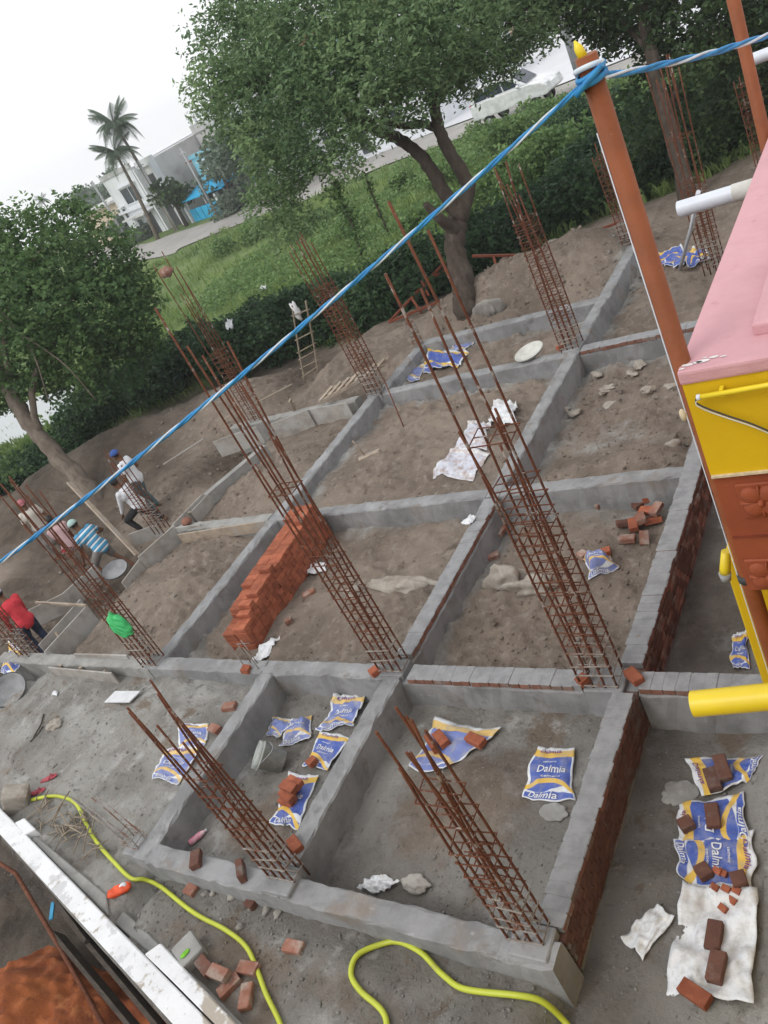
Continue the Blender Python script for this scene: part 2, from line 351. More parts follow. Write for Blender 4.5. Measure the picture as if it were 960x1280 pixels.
# ------------------------------------------------------------------ object helpers
def tag(o, label=None, cat=None, group=None, kind=None):
    if label: o['label'] = label
    if cat: o['category'] = cat
    if group: o['group'] = group
    if kind: o['kind'] = kind
    return o
def empty(name, loc=(0, 0, 0), rz=0.0):
    o = bpy.data.objects.new(name, None); col.objects.link(o); o.location = loc; o.rotation_euler = (0, 0, rz); o.empty_display_size = .1
    return o
def thing(name, label, cat, loc=(0, 0, 0), rz=0.0, group=None): return tag(empty(name, loc, rz), label, cat, group)
def link(name, me, parent=None, loc=None, rot=None, scl=None):
    o = bpy.data.objects.new(name, me); col.objects.link(o)
    if parent is not None: o.parent = parent
    if loc is not None: o.location = loc
    if rot is not None: o.rotation_euler = rot
    if scl is not None: o.scale = scl
    return o
class MB:
    def __init__(s): s.v = []; s.f = []; s.m = []; s.sm = []; s.mats = []
    def mi(s, mat):
        if mat not in s.mats: s.mats.append(mat)
        return s.mats.index(mat)
    def add(s, vs, fs, mat, smooth=False):
        o = len(s.v); s.v += [tuple(map(float, v)) for v in vs]; k = s.mi(mat)
        for f in fs: s.f.append(tuple(i+o for i in f)); s.m.append(k); s.sm.append(smooth)
        return s
    def box(s, c, size, mat, R=None, taper=1.0):
        hx, hy, hz_ = size[0]/2, size[1]/2, size[2]/2
        vs = []
        for z in (-1, 1):
            k = taper if z > 0 else 1
            for x, y in ((-1, -1), (1, -1), (1, 1), (-1, 1)): vs.append(Vector((x*hx*k, y*hy*k, z*hz_)))
        if R is not None: vs = [R @ v for v in vs]
        c = Vector(tuple(map(float, c)))
        return s.add([v+c for v in vs], [(3, 2, 1, 0), (4, 5, 6, 7), (0, 1, 5, 4), (1, 2, 6, 5), (2, 3, 7, 6), (3, 0, 4, 7)], mat)
    def tube(s, pts, rad, mat, n=8, caps=True, smooth=True):
        pts = [Vector(tuple(map(float, p))) for p in pts]
        rad = rad if hasattr(rad, '__len__') else [rad]*len(pts)
        vs = []; up = None
        for i, p in enumerate(pts):
            t = (pts[min(i+1, len(pts)-1)]-pts[max(i-1, 0)])
            if t.length < 1e-9: t = Vector((0, 0, 1))
            t.normalize()
            if up is None: up = Vector((0, 0, 1)) if abs(t.z) < .9 else Vector((1, 0, 0))
            a = t.cross(up)
            if a.length < 1e-4: a = t.cross(Vector((.3, 1, .2)))
            a.normalize(); bb = a.cross(t).normalized(); up = bb
            for k in range(n):
                an = 2*pi*k/n; vs.append(p+(a*cos(an)+bb*sin(an))*rad[i])
        fs = []
        for i in range(len(pts)-1):
            for k in range(n): fs.append((i*n+k, i*n+(k+1) % n, (i+1)*n+(k+1) % n, (i+1)*n+k))
        s.add(vs, fs, mat, smooth)
        if caps:
            o = len(s.v)-len(vs)
            for base, rev in ((0, False), ((len(pts)-1)*n, True)):
                f = tuple(o+base+k for k in range(n)); s.f.append(f[::-1] if not rev else f); s.m.append(s.mi(mat)); s.sm.append(False)
        return s
    def ell(s, c, r, mat, nu=12, nv=8, R=None, fn=None):
        vs = []; c = Vector(tuple(map(float, c)))
        for j in range(nv+1):
            th = pi*j/nv
            for i in range(nu):
                ph = 2*pi*i/nu; p = Vector((sin(th)*cos(ph), sin(th)*sin(ph), cos(th)))
                if fn: p = fn(p)
                p = Vector((p.x*r[0], p.y*r[1], p.z*r[2]))
                if R is not None: p = R @ p
                vs.append(p+c)
        fs = [(j*nu+i, (j+1)*nu+i, (j+1)*nu+(i+1) % nu, j*nu+(i+1) % nu) for j in range(nv) for i in range(nu)]
        return s.add(vs, fs, mat, True)
    def lathe(s, prof, mat, c=(0, 0, 0), n=20, R=None):
        vs = []; c = Vector(tuple(map(float, c)))
        for (r, z) in prof:
            for k in range(n):
                p = Vector((r*cos(2*pi*k/n), r*sin(2*pi*k/n), z)); p = R @ p if R is not None else p; vs.append(p+c)
        fs = [(i*n+k, i*n+(k+1) % n, (i+1)*n+(k+1) % n, (i+1)*n+k) for i in range(len(prof)-1) for k in range(n)]
        return s.add(vs, fs, mat, True)
    def prism(s, poly, a0, a1, mat, axes):        # poly in 2D, extruded along the third axis; axes = (ex, ey, ez, origin)
        ex, ey, ez, o = [Vector(tuple(map(float, q))) for q in axes]; n = len(poly)
        vs = [o+ex*p[0]+ey*p[1]+ez*a for a in (a0, a1) for p in poly]
        fs = [tuple(range(n))[::-1], tuple(range(n, 2*n))]+[(i, (i+1) % n, n+(i+1) % n, n+i) for i in range(n)]
        return s.add(vs, fs, mat)
    def mesh(s, name):
        me = bpy.data.meshes.new(name); me.from_pydata(s.v, [], s.f); me.update()
        for q in s.mats: me.materials.append(MATS[q])
        me.polygons.foreach_set('material_index', s.m); me.polygons.foreach_set('use_smooth', s.sm); me.update()
        return me
    def build(s, name, parent=None, loc=None, rot=None): return link(name, s.mesh(name), parent, loc, rot)
def np_mesh(name, V, Q, mats, smooth=False, attrs=None, uv=None):
    me = bpy.data.meshes.new(name); nv = len(V); k = Q.shape[1]; nf = len(Q)
    me.vertices.add(nv); me.vertices.foreach_set('co', np.asarray(V, np.float32).ravel())
    me.loops.add(nf*k); me.loops.foreach_set('vertex_index', np.asarray(Q, np.int32).ravel())
    me.polygons.add(nf); me.polygons.foreach_set('loop_start', np.arange(0, nf*k, k, dtype=np.int32))
    if smooth: me.polygons.foreach_set('use_smooth', np.ones(nf, bool))
    me.update(calc_edges=True); me.validate()
    for q in mats: me.materials.append(MATS[q])
    for an, dat in (attrs or {}).items():
        a = me.attributes.new(an, 'FLOAT', 'POINT'); a.data.foreach_set('value', np.asarray(dat, np.float32))
    if uv is not None:
        l = me.uv_layers.new(name='UVMap'); l.data.foreach_set('uv', np.asarray(uv, np.float32)[np.asarray(Q).ravel()].ravel())
    return me
def RZ(a): return Matrix.Rotation(a, 3, 'Z')
def catmull(pts, k=8):
    P = [np.array(p, float) for p in pts]; P = [2*P[0]-P[1]]+P+[2*P[-1]-P[-2]]; o = []
    for i in range(1, len(P)-2):
        for j in range(k):
            t = j/k; a, b_, c_, d = P[i-1], P[i], P[i+1], P[i+2]
            o.append(.5*((2*b_)+(-a+c_)*t+(2*a-5*b_+4*c_-d)*t*t+(-a+3*b_-3*c_+d)*t**3))
    o.append(P[-2]); return o
def bevel(me, w=.006, seg=1):
    bm = bmesh.new(); bm.from_mesh(me)
    bmesh.ops.bevel(bm, geom=list(bm.edges), offset=w, segments=seg, affect='EDGES', profile=.6); bm.to_mesh(me); bm.free(); me.update(); return me
#SECTION
# ------------------------------------------------------------------ ground
def axis(a, b_, st, lo, hi):
    fine = list(np.arange(a, b_+1e-6, st)); o1 = []; s = st; x = a
    while x > lo: s = min(s*1.16, 40); x -= s; o1.append(x)
    o2 = []; s = st; x = fine[-1]
    while x < hi: s = min(s*1.16, 40); x += s; o2.append(x)
    return np.array(o1[::-1]+fine+o2)
gx = axis(-16.2, -1.0, .034, -330, 330); gy = axis(1.2, 17.4, .034, -230, 430)
GX, GY = np.meshgrid(gx, gy); V = np.stack([GX.ravel(), GY.ravel(), hfun(GX, GY).ravel()], 1)
nx, ny = len(gx), len(gy); ii = np.arange(nx*ny).reshape(ny, nx)
Q = np.stack([ii[:-1, :-1].ravel(), ii[:-1, 1:].ravel(), ii[1:, 1:].ravel(), ii[1:, :-1].ravel()], 1)
x, y = V[:, 0], V[:, 1]
cem = .12+.62*ss(5.5, 5.1, y)+.55*ss(-3.2, -3.0, x)*ss(9, 8, y)
for xl, y0, y1 in ((-3.14, 2.5, 8.8), (-5.9, 2.5, 17), (-10.2, 5.2, 14.6), (-7.9, 2.5, 5.3)):
    cem += .55*np.exp(-((x-xl)/.38)**2)*ss(y0-.3, y0, y)*ss(y1+.3, y1, y)
for yl, x0, x1 in ((2.6, -8, -3), (5.29, -13, -1), (8.67, -10, -3), (12.65, -10, -3), (14.7, -10, -6)):
    cem += .5*np.exp(-((y-yl)/.36)**2)*ss(x0-.3, x0, x)*ss(x1+.3, x1, x)
cem -= .5*np.exp(-((x+4.5)/1.0)**2-((y-9.3)/.5)**2)
cem += .4*np.exp(-((x+4.6)/.9)**2-((y-10.2)/.6)**2)-.7*np.exp(-((x+4.6)/.6)**2-((y-4.0)/.6)**2)-.7*np.exp(-((x+7.0)/.6)**2-((y-3.3)/.35)**2)-.4*np.exp(-((x+6)/1.6)**2-((y-1.9)/.35)**2)
damp_shade = .75*ss(-13.2, -14.6, x)*ss(.35, -.1, vn(x, y, 2.0, 31))+.7*np.exp(-((x+8.4)/2.2)**2-((y-17.6)/.8)**2)+.9*ss(.15, .3, pitdist(x, y))  # far-left bank: moist dug soil plus its shade painted into the colour
damp_shade += .22*ss(.18, .32, vn(x, y, .9, 33))+.5*ss(-3.2, -3.0, x)*ss(-1.9, -2.7, x)*ss(9, 8, y)+.18*ss(-3.1, -3.2, x)*ss(-7.9, -7.7, x)*ss(5.3, 5.1, y)
d = y-np.interp(x, YBX, YBY)
grass = np.clip(ss(-.2, 1.4, d+.8*vn(x, y, 1.7, 9))+ss(-24, -30, x)*.6, 0, 1)
g = link('ground', np_mesh('ground', V, Q, ['soil'], True, {'cement': np.clip(cem, 0, 1), 'grass': grass, 'damp_shade': np.clip(damp_shade, 0, .95)})); tag(g, kind='structure')

# road and pale paved yard beyond the field, pond on the left
ZF = -1.2
def strip(name, left, right, mat, zoff, n=40):
    L = catmull([(p[0], p[1], 0) for p in left], 10); R_ = catmull([(p[0], p[1], 0) for p in right], 10)
    V = []; 
    for a, b_ in zip(L, R_):
        for k in range(5): q = a+(b_-a)*k/4; V.append((q[0], q[1], ZF+zoff))
    n = len(L); Q = np.array([(i*5+k, (i+1)*5+k, (i+1)*5+k+1, i*5+k+1) for i in range(n-1) for k in range(4)])
    o = link(name, np_mesh(name, np.array(V), Q, [mat])); tag(o, kind='structure'); return o
Gz = lambda px, py: G(px, py, ZF)[:2]
near = [(-75, 58), Gz(200, 322), Gz(230, 309), Gz(315, 275), Gz(390, 248), Gz(481, 208), Gz(602, 164), (-10, 41.5), (10, 38)]
farr = [(-79, 66), Gz(178, 306), Gz(214, 294), Gz(290, 268), Gz(370, 230), (-29, 49.0), (-20.5, 46.8), (-10, 45.5), (10, 42)]
strip('road', near, farr, 'road_grey', .06)
strip('paved_yard', [(-34, 49.2), (-27, 48.6), (-20, 47.1), (-10, 45.8), (10, 42.3)], [(-40, 76), (-30, 80), (-20, 82), (-8, 80), (12, 78)], 'yard_pale', .065)
V = [(-32.5+7.6*cos(a)*(1+.12*sin(3*a)), 19+3.3*sin(a)*(1+.15*cos(2*a)), -1.05) for a in np.linspace(0, 2*pi, 48, endpoint=False)]
mb = MB(); mb.add(V, [tuple(range(48))], 'water'); tag(mb.build('pond'), kind='structure')

# ------------------------------------------------------------------ plinth beams
def wob_beam(p0, p1, w, z0, z1, mat, seed, name, parent, rough=.011, flare=0.0):
    p0 = np.array(p0, float); p1 = np.array(p1, float); Lh = np.linalg.norm(p1-p0); t = (p1-p0)/Lh; nrm = np.array([-t[1], t[0]])
    hw = w/2; b_ = .018
    prof = [(-hw-flare, z0), (-hw-flare*.4, (z0+z1)/2), (-hw, z1-b_), (-hw+b_, z1), (-hw*.35, z1+.002), (hw*.35, z1+.003), (hw-b_, z1), (hw, z1-b_), (hw+flare*.4, (z0+z1)/2), (hw+flare, z0)]
    n = max(3, int(Lh/.09)); r = np.random.default_rng(seed); V = []
    off = np.cumsum(r.normal(0, .0025, n+1)); off -= np.linspace(off[0], off[-1], n+1)
    for i in range(n+1):
        s = Lh*i/n
        for (a, z) in prof:
            c = p0+t*s+nrm*(a+off[i]+r.normal(0, rough*.45)); V.append((c[0], c[1], z+r.normal(0, rough*.5)))
    k = len(prof); Q = [(i*k+j, i*k+j+1, (i+1)*k+j+1, (i+1)*k+j) for i in range(n) for j in range(k-1)]
    mb = MB(); mb.add(V, Q+[tuple(range(k))[::-1], tuple(range(n*k, n*k+k))], mat, False)
    return mb.build(name, parent)
XR, XM, XF, XL, XL2 = -3.14, -5.905, -7.90, -10.215, -13.2
YF, YS, YT, YU, YV = 2.60, 5.285, 8.665, 12.65, 14.72
frame = thing('plinth_beam_grid', 'grey concrete plinth beams crossing in a grid over the sandy plot', 'foundation')
W = .235
sid = [100]
def beam(p0, p1, z1=0.0, w=W, z0=-.75, mat='concrete', flare=.012):
    sid[0] += 1; return wob_beam(p0, p1, w, z0, z1, mat, sid[0], 'beam', frame, flare=flare)
TB = -.078                                   # top of concrete where a brick course lies on it
beam((XF, YF-.10), (XF, YS-.12), -.012)
beam((XM, YF-.115), (XM, YS-.12), -.006)
beam((XM, YS+.115), (XM, YT-.12), TB)
beam((XM, YT-.118), (XM, YU+.2), -.004)
beam((XM, YU+.2), (XM, 16.95), .002)
beam((XL, YS-.1), (XL, YT), -.003); beam((XL, YT), (XL, YU), -.006)
beam((XL+.05, YU+.12), (XL+.12, YV+.1), -.06)
beam((XF+.12, YF), (XM-.12, YF), -.014); beam((XM+.12, YF), (XR+.125, YF-.01), -.02)
beam((-14.6, YS+.02), (XL-.12, YS), -.02, mat='concrete_dry'); beam((XL-.11, YS), (XF-.1, YS), -.004); beam((XF-.1, YS), (XM+.115, YS), -.008)
beam((XM+.116, YS), (XR-.12, YS), TB)
beam((XR+.12, YS), (-.95, YS+.02), TB)
beam((XM+.12, YT), (XR-.12, YT), .0)
beam((XL+.12, YT), (XM-.12, YT), -.006)
beam((XL2+.2, YT), (XL-.12, YT), -.008, mat='concrete_dry')
beam((XL+.12, YU), (XM-.12, YU), -.03); beam((XM+.12, YU+.02), (-2.6, YU+.06), TB)
beam((XL2-1.2, YU-.1), (XL-.5, YU), -.05, mat='concrete_dry')
beam((XL+.2, YV), (XM-.12, YV), -.05)
beam((XR-.1, YU+.1), (XR-.1, 18.2), -.02)
for (px_, py_, sz, zt) in ((XM+.06, YF+.04, .36, .035), (XR-.10, YF+.05, .34, .008), (XM-.02, YS+.05, .33, .012), (XL-.05, YS+.02, .31, .015), (XF-.2, YF+.05, .30, -.03), (XM-.05, YU+.13, .34, .02), (XL, YU+.02, .33, .02), (XR-.22, YS+.02, .40, -.02)):
    mb = MB(); mb.box((px_, py_, zt-.35), (sz, sz*.8, .7), 'concrete', RZ(.02)); me = mb.mesh('column_pad'); bevel(me, .012); link('column_pad', me, frame)

# ------------------------------------------------------------------ brick courses and the brick wall
def brick_mesh(name, mat, top, L=.228, Wd=.1145, Hh=.073, jit=.004, seed=1):
    r = np.random.default_rng(seed); mb = MB(); mb.box((0, 0, 0), (L, Wd, Hh), mat)
    me = mb.mesh(name); bevel(me, .007, 1)
    for v in me.vertices: v.co += Vector(r.normal(0, jit*.4, 3))
    if top:
        me.materials.append(MATS[top])
        for p in me.polygons:
            if p.normal.z > .5: p.material_index = 1
    me.update(); return me
BR_CAP = [brick_mesh('brick', 'brick_old', 'mortar', seed=s) for s in (1, 2, 3)]
BR_WET = [brick_mesh('brick', 'brick_wet', None, seed=s) for s in (4, 5)]
BR = [brick_mesh('brick', 'brick', None, seed=s, jit=.005) for s in (6, 7, 8)]
BR_OLD = [brick_mesh('brick', 'brick_dusty', None, seed=s, jit=.006) for s in (9, 10)]
def cap_course(p0, p1, ztop, parent, pitch=.1185, meshes=BR_CAP, skip=()):
    p0 = np.array(p0); p1 = np.array(p1); L = np.linalg.norm(p1-p0); t = (p1-p0)/L; ang = math.atan2(t[1], t[0])-pi/2
    n = int(L/pitch)
    for i in range(n):
        if i in skip: continue
        c = p0+t*(i+.5)*pitch
        link('brick', random.choice(meshes), parent, (c[0]+random.gauss(0, .004), c[1], ztop-.0365+random.gauss(0, .003)), (random.gauss(0, .012), random.gauss(0, .012), ang+random.gauss(0, .012)))
    # mortar bed filling the joints, a little lower than the bricks
    mb = MB(); c = (p0+p1)/2; mb.box((c[0], c[1], ztop-.0405), (.205, L, .074), 'mortar', RZ(ang)); mb.build('mortar_bed', parent)
wall = thing('brick_wall', 'brick wall with grey mortar-washed top running beside the terracotta building', 'wall')
cap_course((XR, YF+.2), (XR, YS-.16), .0, wall)
cap_course((XR, YS+.2), (XR-.02, YT+.9), .018, wall)
for c_ in range(5):                      # courses under the cap, header bond: each brick goes right through
    z = -.119-.0815*c_
    y_ = YF+.19+(c_ % 2)*.06
    while y_ < YT+.85:
        if not (YS-.10 < y_ < YS+.12 and c_ < 2):
            link('brick', random.choice(BR_WET if y_ < YS else BR_OLD+BR_WET), wall, (XR+random.gauss(0, .003), y_, z), (0, 0, random.gauss(0, .012)))
        y_ += .1185
mb = MB(); mb.box((XR, (YF+YT+.8)/2+.08, -.42), (.20, YT-YF+.64, .66), 'mortar'); mb.build('mortar_core', wall)
# smear of cement along the foot of the wall front half
capS = thing('brick_course', 'mortar-washed brick course on the beam between the two tall rebar cages', 'brick course')
cap_course((XM+.22, YS), (XR-.42, YS), .0, capS)
capS2 = thing('brick_course', 'mortar-washed brick course reaching from brick wall to yellow pillar', 'brick course')
cap_course((XR+.13, YS), (-1.12, YS+.02), .0, capS2)
capM = thing('brick_course', 'brick course with red edge on beam beside the long brick stack cell', 'brick course')
cap_course((XM, YS+.26), (XM, YT-.14), .0, capM)
capU = thing('brick_course', 'brick course on the far cross beam behind the orange pole', 'brick course')
cap_course((XM+.14, YU+.02), (-2.62, YU+.06), .0, capU)

# ------------------------------------------------------------------ rebar cages
def cage(name, label, base, w, d, rods, h_st, n_st, rz=0.0, rod_r=.0115, lean=(0, 0), bottom='rust_cement', extra=()):
    t = thing(name, label, 'rebar cage', (base[0], base[1], base[2]), rz, 'rebar cages rising from the beams')
    pos = []
    nside = max(2, (len(rods)+1)//2)
    for i in range(len(rods)):
        k = i % nside; s_ = i//nside
        pos.append(((k/(nside-1)-.5)*w, (-.5 if s_ == 0 else .5)*d))
    for (px_, py_), hh in zip(pos, rods):
        mb = MB(); pts = []; bx, by = random.gauss(0, .02), random.gauss(0, .02)
        for j in range(9):
            q = j/8; pts.append((px_+lean[0]*q*hh+bx*q*q*hh, py_+lean[1]*q*hh+by*q*q*hh, -.15+q*(hh+.15)))
        mb.tube(pts, rod_r, 'rod_cement' if hh > 1 else bottom, 6); mb.build('vertical_rod', t)
    def ring(mat, r_=.0068):
        mb = MB(); a, b_ = w/2+.012, d/2+.012
        mb.tube([(-a, -b_, 0), (a, -b_, .006), (a, b_, 0), (-a, b_, .006), (-a, -b_, .002)], r_, mat, 5, smooth=False)
        mb.tube([(-a, 0, .006), (a, 0, .008)], r_*.9, mat, 5); mb.tube([(0, -b_, .008), (0, b_, .006)], r_*.9, mat, 5); return mb.mesh('stirrup')
    mr, mc = ring('rod_cement'), ring('rust_cement', .009)
    for i in range(n_st):
        z = .03+h_st*i/max(1, n_st-1)+random.gauss(0, .012)
        link('stirrup', mc if z < .5 else mr, t, (lean[0]*z, lean[1]*z, z), (random.gauss(0, .05), random.gauss(0, .05), random.gauss(0, .03)))
    for z in extra:
        link('stirrup', mr, t, (lean[0]*z, lean[1]*z, z), (random.gauss(0, .06), random.gauss(0, .06), 0))
    return t
cage('rebar_cage', 'rusty rebar cage beside red bricks on the short front beam', (-5.83, 2.72, .03), .30, .17, [2.35, 2.45, 2.2, 2.0, 2.3, 2.5, 2.2, 2.25], 1.25, 9, .05, extra=(1.5,))
cage('rebar_cage', 'rusty rebar cage at front end of the brick wall', (-3.29, 2.72, .0), .30, .17, [2.1, 2.45, 2.5, 2.35, 1.95, 2.4, 2.5, 2.2], 1.1, 9, .05, extra=(1.45, 1.7))
cage('rebar_cage', 'tallest rusty rebar cage with dense ties beside stacked broken bricks', (-3.40, 5.31, -.02), .36, .24, [4.5, 3.1, 2.9, 4.95, 4.2, 2.95, 3.05, 4.6], 2.2, 17, .04, extra=(2.42, 2.9), lean=(.004, 0))
cage('rebar_cage', 'tall rusty rebar cage standing at the beam crossing beside the brick stack', (-5.94, 5.36, .0), .30, .20, [4.75, 3.0, 4.2, 3.9, 4.3, 3.2, 4.15, 3.8], 1.75, 12, .03, extra=(2.6,), lean=(-.01, .004))
cage('rebar_cage', 'rebar cage with a bright green bag tied at its foot', (-10.30, 5.30, .0), .32, .20, [3.3, 3.2, 3.4, 3.1, 3.3, 3.35, 3.0, 3.2], 1.5, 11, .03, extra=(1.8, 2.1))
cage('rebar_cage', 'rebar cage next to the worker in the red shirt', (-13.85, 5.42, -.02), .32, .2, [3.1, 3.0, 3.2, 3.1, 3.0, 3.2], 1.4, 11)
cage('rebar_cage', 'short rebar cage beside the workers in white shirts', (-13.7, 8.95, -.1), .28, .2, [1.5, 1.75, 1.6, 1.8, 1.4, 1.7], .9, 7)
cage('rebar_cage', 'rebar cage with red lump on a rod tip standing before the hedge', (-13.65, 12.7, -.05), .32, .22, [3.9, 3.2, 4.1, 3.0, 3.3, 3.7], 1.75, 15)
cage('rebar_cage', 'densely tied rebar cage beside the leaning pallet', (-10.18, 12.68, .02), .34, .26, [3.2, 3.3, 3.1, 3.35, 3.25, 3.3, 3.4, 3.15], 2.3, 26)
cage('rebar_cage', 'densely tied rebar cage near the pale round basin', (-5.97, 12.80, .02), .32, .26, [3.2, 3.3, 3.0, 2.6, 3.25, 3.3, 2.7, 3.15], 2.3, 24)
cage('rebar_cage', 'cement-splashed stub of rebar by the red steel truss', (-10.12, 14.62, -.05), .16, .12, [.62, .66, .64, .6], .5, 7)
cage('rebar_cage', 'rebar cage at far end of the middle beam before the hedge', (-5.95, 17.15, .0), .34, .26, [1.9, 2.0, 1.85, 2.1, 1.95, 1.9], 1.8, 18)
cage('rebar_cage', 'rebar cage behind the white pipe standing in the sacks', (-4.02, 15.2, -.1), .32, .28, [3.6, 3.3, 3.5, 3.6, 3.2, 3.4, 3.55, 3.3], 1.5, 15, extra=(2.3,))
cage('rebar_cage', 'rebar cage on the far plot edge beside the pink ledge', (-3.62, 19.4, -.35), .36, .28, [2.2, 2.1, 2.3, 2.2, 2.0, 2.2], 2.0, 16)
# short bent starter rods
t = thing('rebar_cage', 'bent low starter rods wrapped in wire at outer front corner', 'rebar cage', (-8.12, 2.68, -.03), 0, 'rebar cages rising from the beams')
for i, (a, b_) in enumerate(((-.1, .06), (.1, .06), (-.1, -.06), (.1, -.06))):
    mb = MB(); mb.tube([(a, b_, -.15), (a-.02, b_+.01, .15), (a-.20-.03*i, b_+.05, .34), (a-.45-.06*i, b_+.10, .48+.06*i)], .008, 'rust_cement', 6); mb.build('vertical_rod', t)
mb = MB()
for z in (.04, .1, .17):
    mb = MB(); mb.tube([(-.13, -.09, z), (.13, -.09, z), (.13, .09, z), (-.13, .09, z), (-.13, -.09, z)], .006, 'rust_cement', 5, smooth=False); mb.build('stirrup', t)
t = thing('rebar_cage', 'few short whitish starter rods in front of the brick stack', 'rebar cage', (XF-.3, YS, -.02), 0, 'rebar cages rising from the beams')
for i, (a, b_, hh) in enumerate(((-.1, .05, .35), (.02, .05, .42), (.12, -.05, .4), (-.12, -.05, .3))):
    mb = MB(); mb.tube([(a, b_, -.1), (a+.01, b_, hh*.6), (a-.03, b_+.02, hh)], .007, 'rust_cement', 6); mb.build('vertical_rod', t)
mb = MB(); mb.tube([(-.13, .06, .36), (.13, .06, .38)], .006, 'rust_cement', 5); mb.build('stirrup', t)
mb = MB(); P = AT(208, 340, depth_of((-13.65, 12.7, 3.9))); mb.ell(P, (.16, .13, .11), 'brick_dusty', fn=lambda p: p*(1+.15*sin(7*p.x+3*p.y)))
tag(mb.build('clay_lump'), 'reddish lump stuck on a rebar tip above the grass', 'lump')
# ------------------------------------------------------------------ the neighbouring building on the right
def FY(px, py, Y):
    d = ray(px, py); return CP+d*(Y/d[1])
Y0 = 3.04
C0 = FY(845, 467, Y0); XC = float(C0[0]); ZT = float(C0[2]); ZY = float(FY(880, 597, Y0)[2]); ZB = float(FY(930, 742, Y0)[2])
bld = thing('terracotta_building', 'building corner with pink slab top, yellow band and terracotta flower panels', 'building')
mb = MB(); mb.box(((XC+3.0)/2, (Y0+12)/2, ZT-.03), (3.0-XC, 12-Y0, .06), 'pink_paint'); me = mb.mesh('slab'); bevel(me, .012, 2); link('slab', me, bld)
rx = float(G(940, 412, ZT+.03)[0]); ry = float(G(940, 412, ZT+.03)[1])
mb = MB(); mb.box(((rx+3.0)/2, (ry+11.9)/2, ZT+.022), (3.0-rx, 11.9-ry, .05), 'pink_paint'); me = mb.mesh('raised_panel'); bevel(me, .01, 2); link('raised_panel', me, bld)
mb = MB(); mb.box(((XC+3.0)/2, Y0+.12, (ZT-.06+ZY)/2), (3.0-XC-.012, .22, ZT-.06-ZY-.001), 'yellow_paint'); mb.build('yellow_band', bld)
mb = MB(); mb.box(((XC+3.0)/2, Y0+.012, ZY-.004), (3.0-XC-.02, .03, .010), 'cream_edge'); mb.build('paint_line', bld)
mb = MB(); mb.box(((XC+3.0)/2, Y0+.132, (ZY-.01+ZB)/2), (3.0-XC-.02, .22, ZY-.01-ZB), 'terracotta_paint'); mb.build('relief_wall', bld)
mb = MB(); mb.box((XC+.02, (Y0+.25+12)/2, (ZT-.07+ZB)/2), (.06, 12-Y0-.25, ZT-.07-ZB), 'red_edge'); mb.build('side_wall', bld)
zm = float(FY(912, 675, Y0)[2])
mb = MB(); mb.box(((XC+3.0)/2, Y0+.02, zm), (3.0-XC-.03, .014, .006), 'red_edge'); mb.build('panel_joint', bld)
def flower(cx, cz, s):
    t = MB(); t.box((0, 0, 0), (s, .016, s), 'terracotta_paint'); me = t.mesh('flower_tile'); bevel(me, .006); tl = link('flower_tile', me, bld, (cx, Y0+.018, cz))
    for a in (45, 135, 225, 315):
        R = Matrix.Rotation(radians(-a), 3, 'Y'); p = MB()
        p.ell(R @ Vector((s*.26, -.010, 0)), (s*.25, .020, s*.23), 'terracotta_paint', 18, 12, R); p.build('petal', tl)
    for a in (0, 90, 180, 270):
        R = Matrix.Rotation(radians(-a), 3, 'Y'); p = MB()
        p.ell(R @ Vector((s*.30, -.010, 0)), (s*.17, .018, s*.04), 'terracotta_paint', 12, 8, R); p.build('leaf', tl)
    p = MB(); p.ell((0, -.016, 0), (s*.085, .03, s*.085), 'terracotta_paint', 14, 10); p.build('flower_centre', tl)
f1 = FY(948, 628, Y0); f2 = FY(962, 722, Y0); sz = .185
flower(float(f1[0])+.012, float(f1[2]), sz); flower(float(f1[0])+.012+sz*1.18, float(f1[2]), sz)
flower(float(f2[0])+.0, float(f2[2])+.005, sz); flower(float(f2[0])+sz*1.18, float(f2[2])+.005, sz)
pl = FY(903, 700, 3.36)
mb = MB(); mb.box((float(pl[0])+.19, 3.36+.2, (float(pl[2])-.6)/2), (.38, .4, float(pl[2])+.6), 'yellow_paint'); me = mb.mesh('pilaster'); bevel(me, .01); link('pilaster', me, bld)
mb = MB(); mb.box((1.2, 7.9, (ZB-.8)/2), (4.0, 8.1, ZB+.79), 'terracotta_paint'); mb.build('lower_wall', bld)
mb = MB(); mb.box((2.2, -.1, 2.0), (4.6, 6.0, 5.2), 'yellow_paint'); mb.build('near_wing', bld)
for (sx_, sy_, sr) in ((859, 456, .016), (871, 453, .012), (878, 451, .018), (892, 446, .012), (881, 447, .007), (852, 461, .008), (904, 445, .008)):
    P = G(sx_, sy_, ZT+.003); mb = MB(); n = 9
    mb.add([(P[0]+sr*(1.4+.5*random.random())*cos(2*pi*k/n), P[1]+sr*(.55+.3*random.random())*sin(2*pi*k/n), ZT+.003) for k in range(n)], [tuple(range(n))], 'white_splash'); mb.build('paint_splash', bld)
# chipped edge of the slab: small missing bits shown as plaster
mb = MB(); P = FY(852, 520, Y0); mb.ell((float(P[0])+.004, Y0+.006, float(P[2])), (.014, .01, .03), 'cream_edge'); mb.build('chipped_plaster', bld)

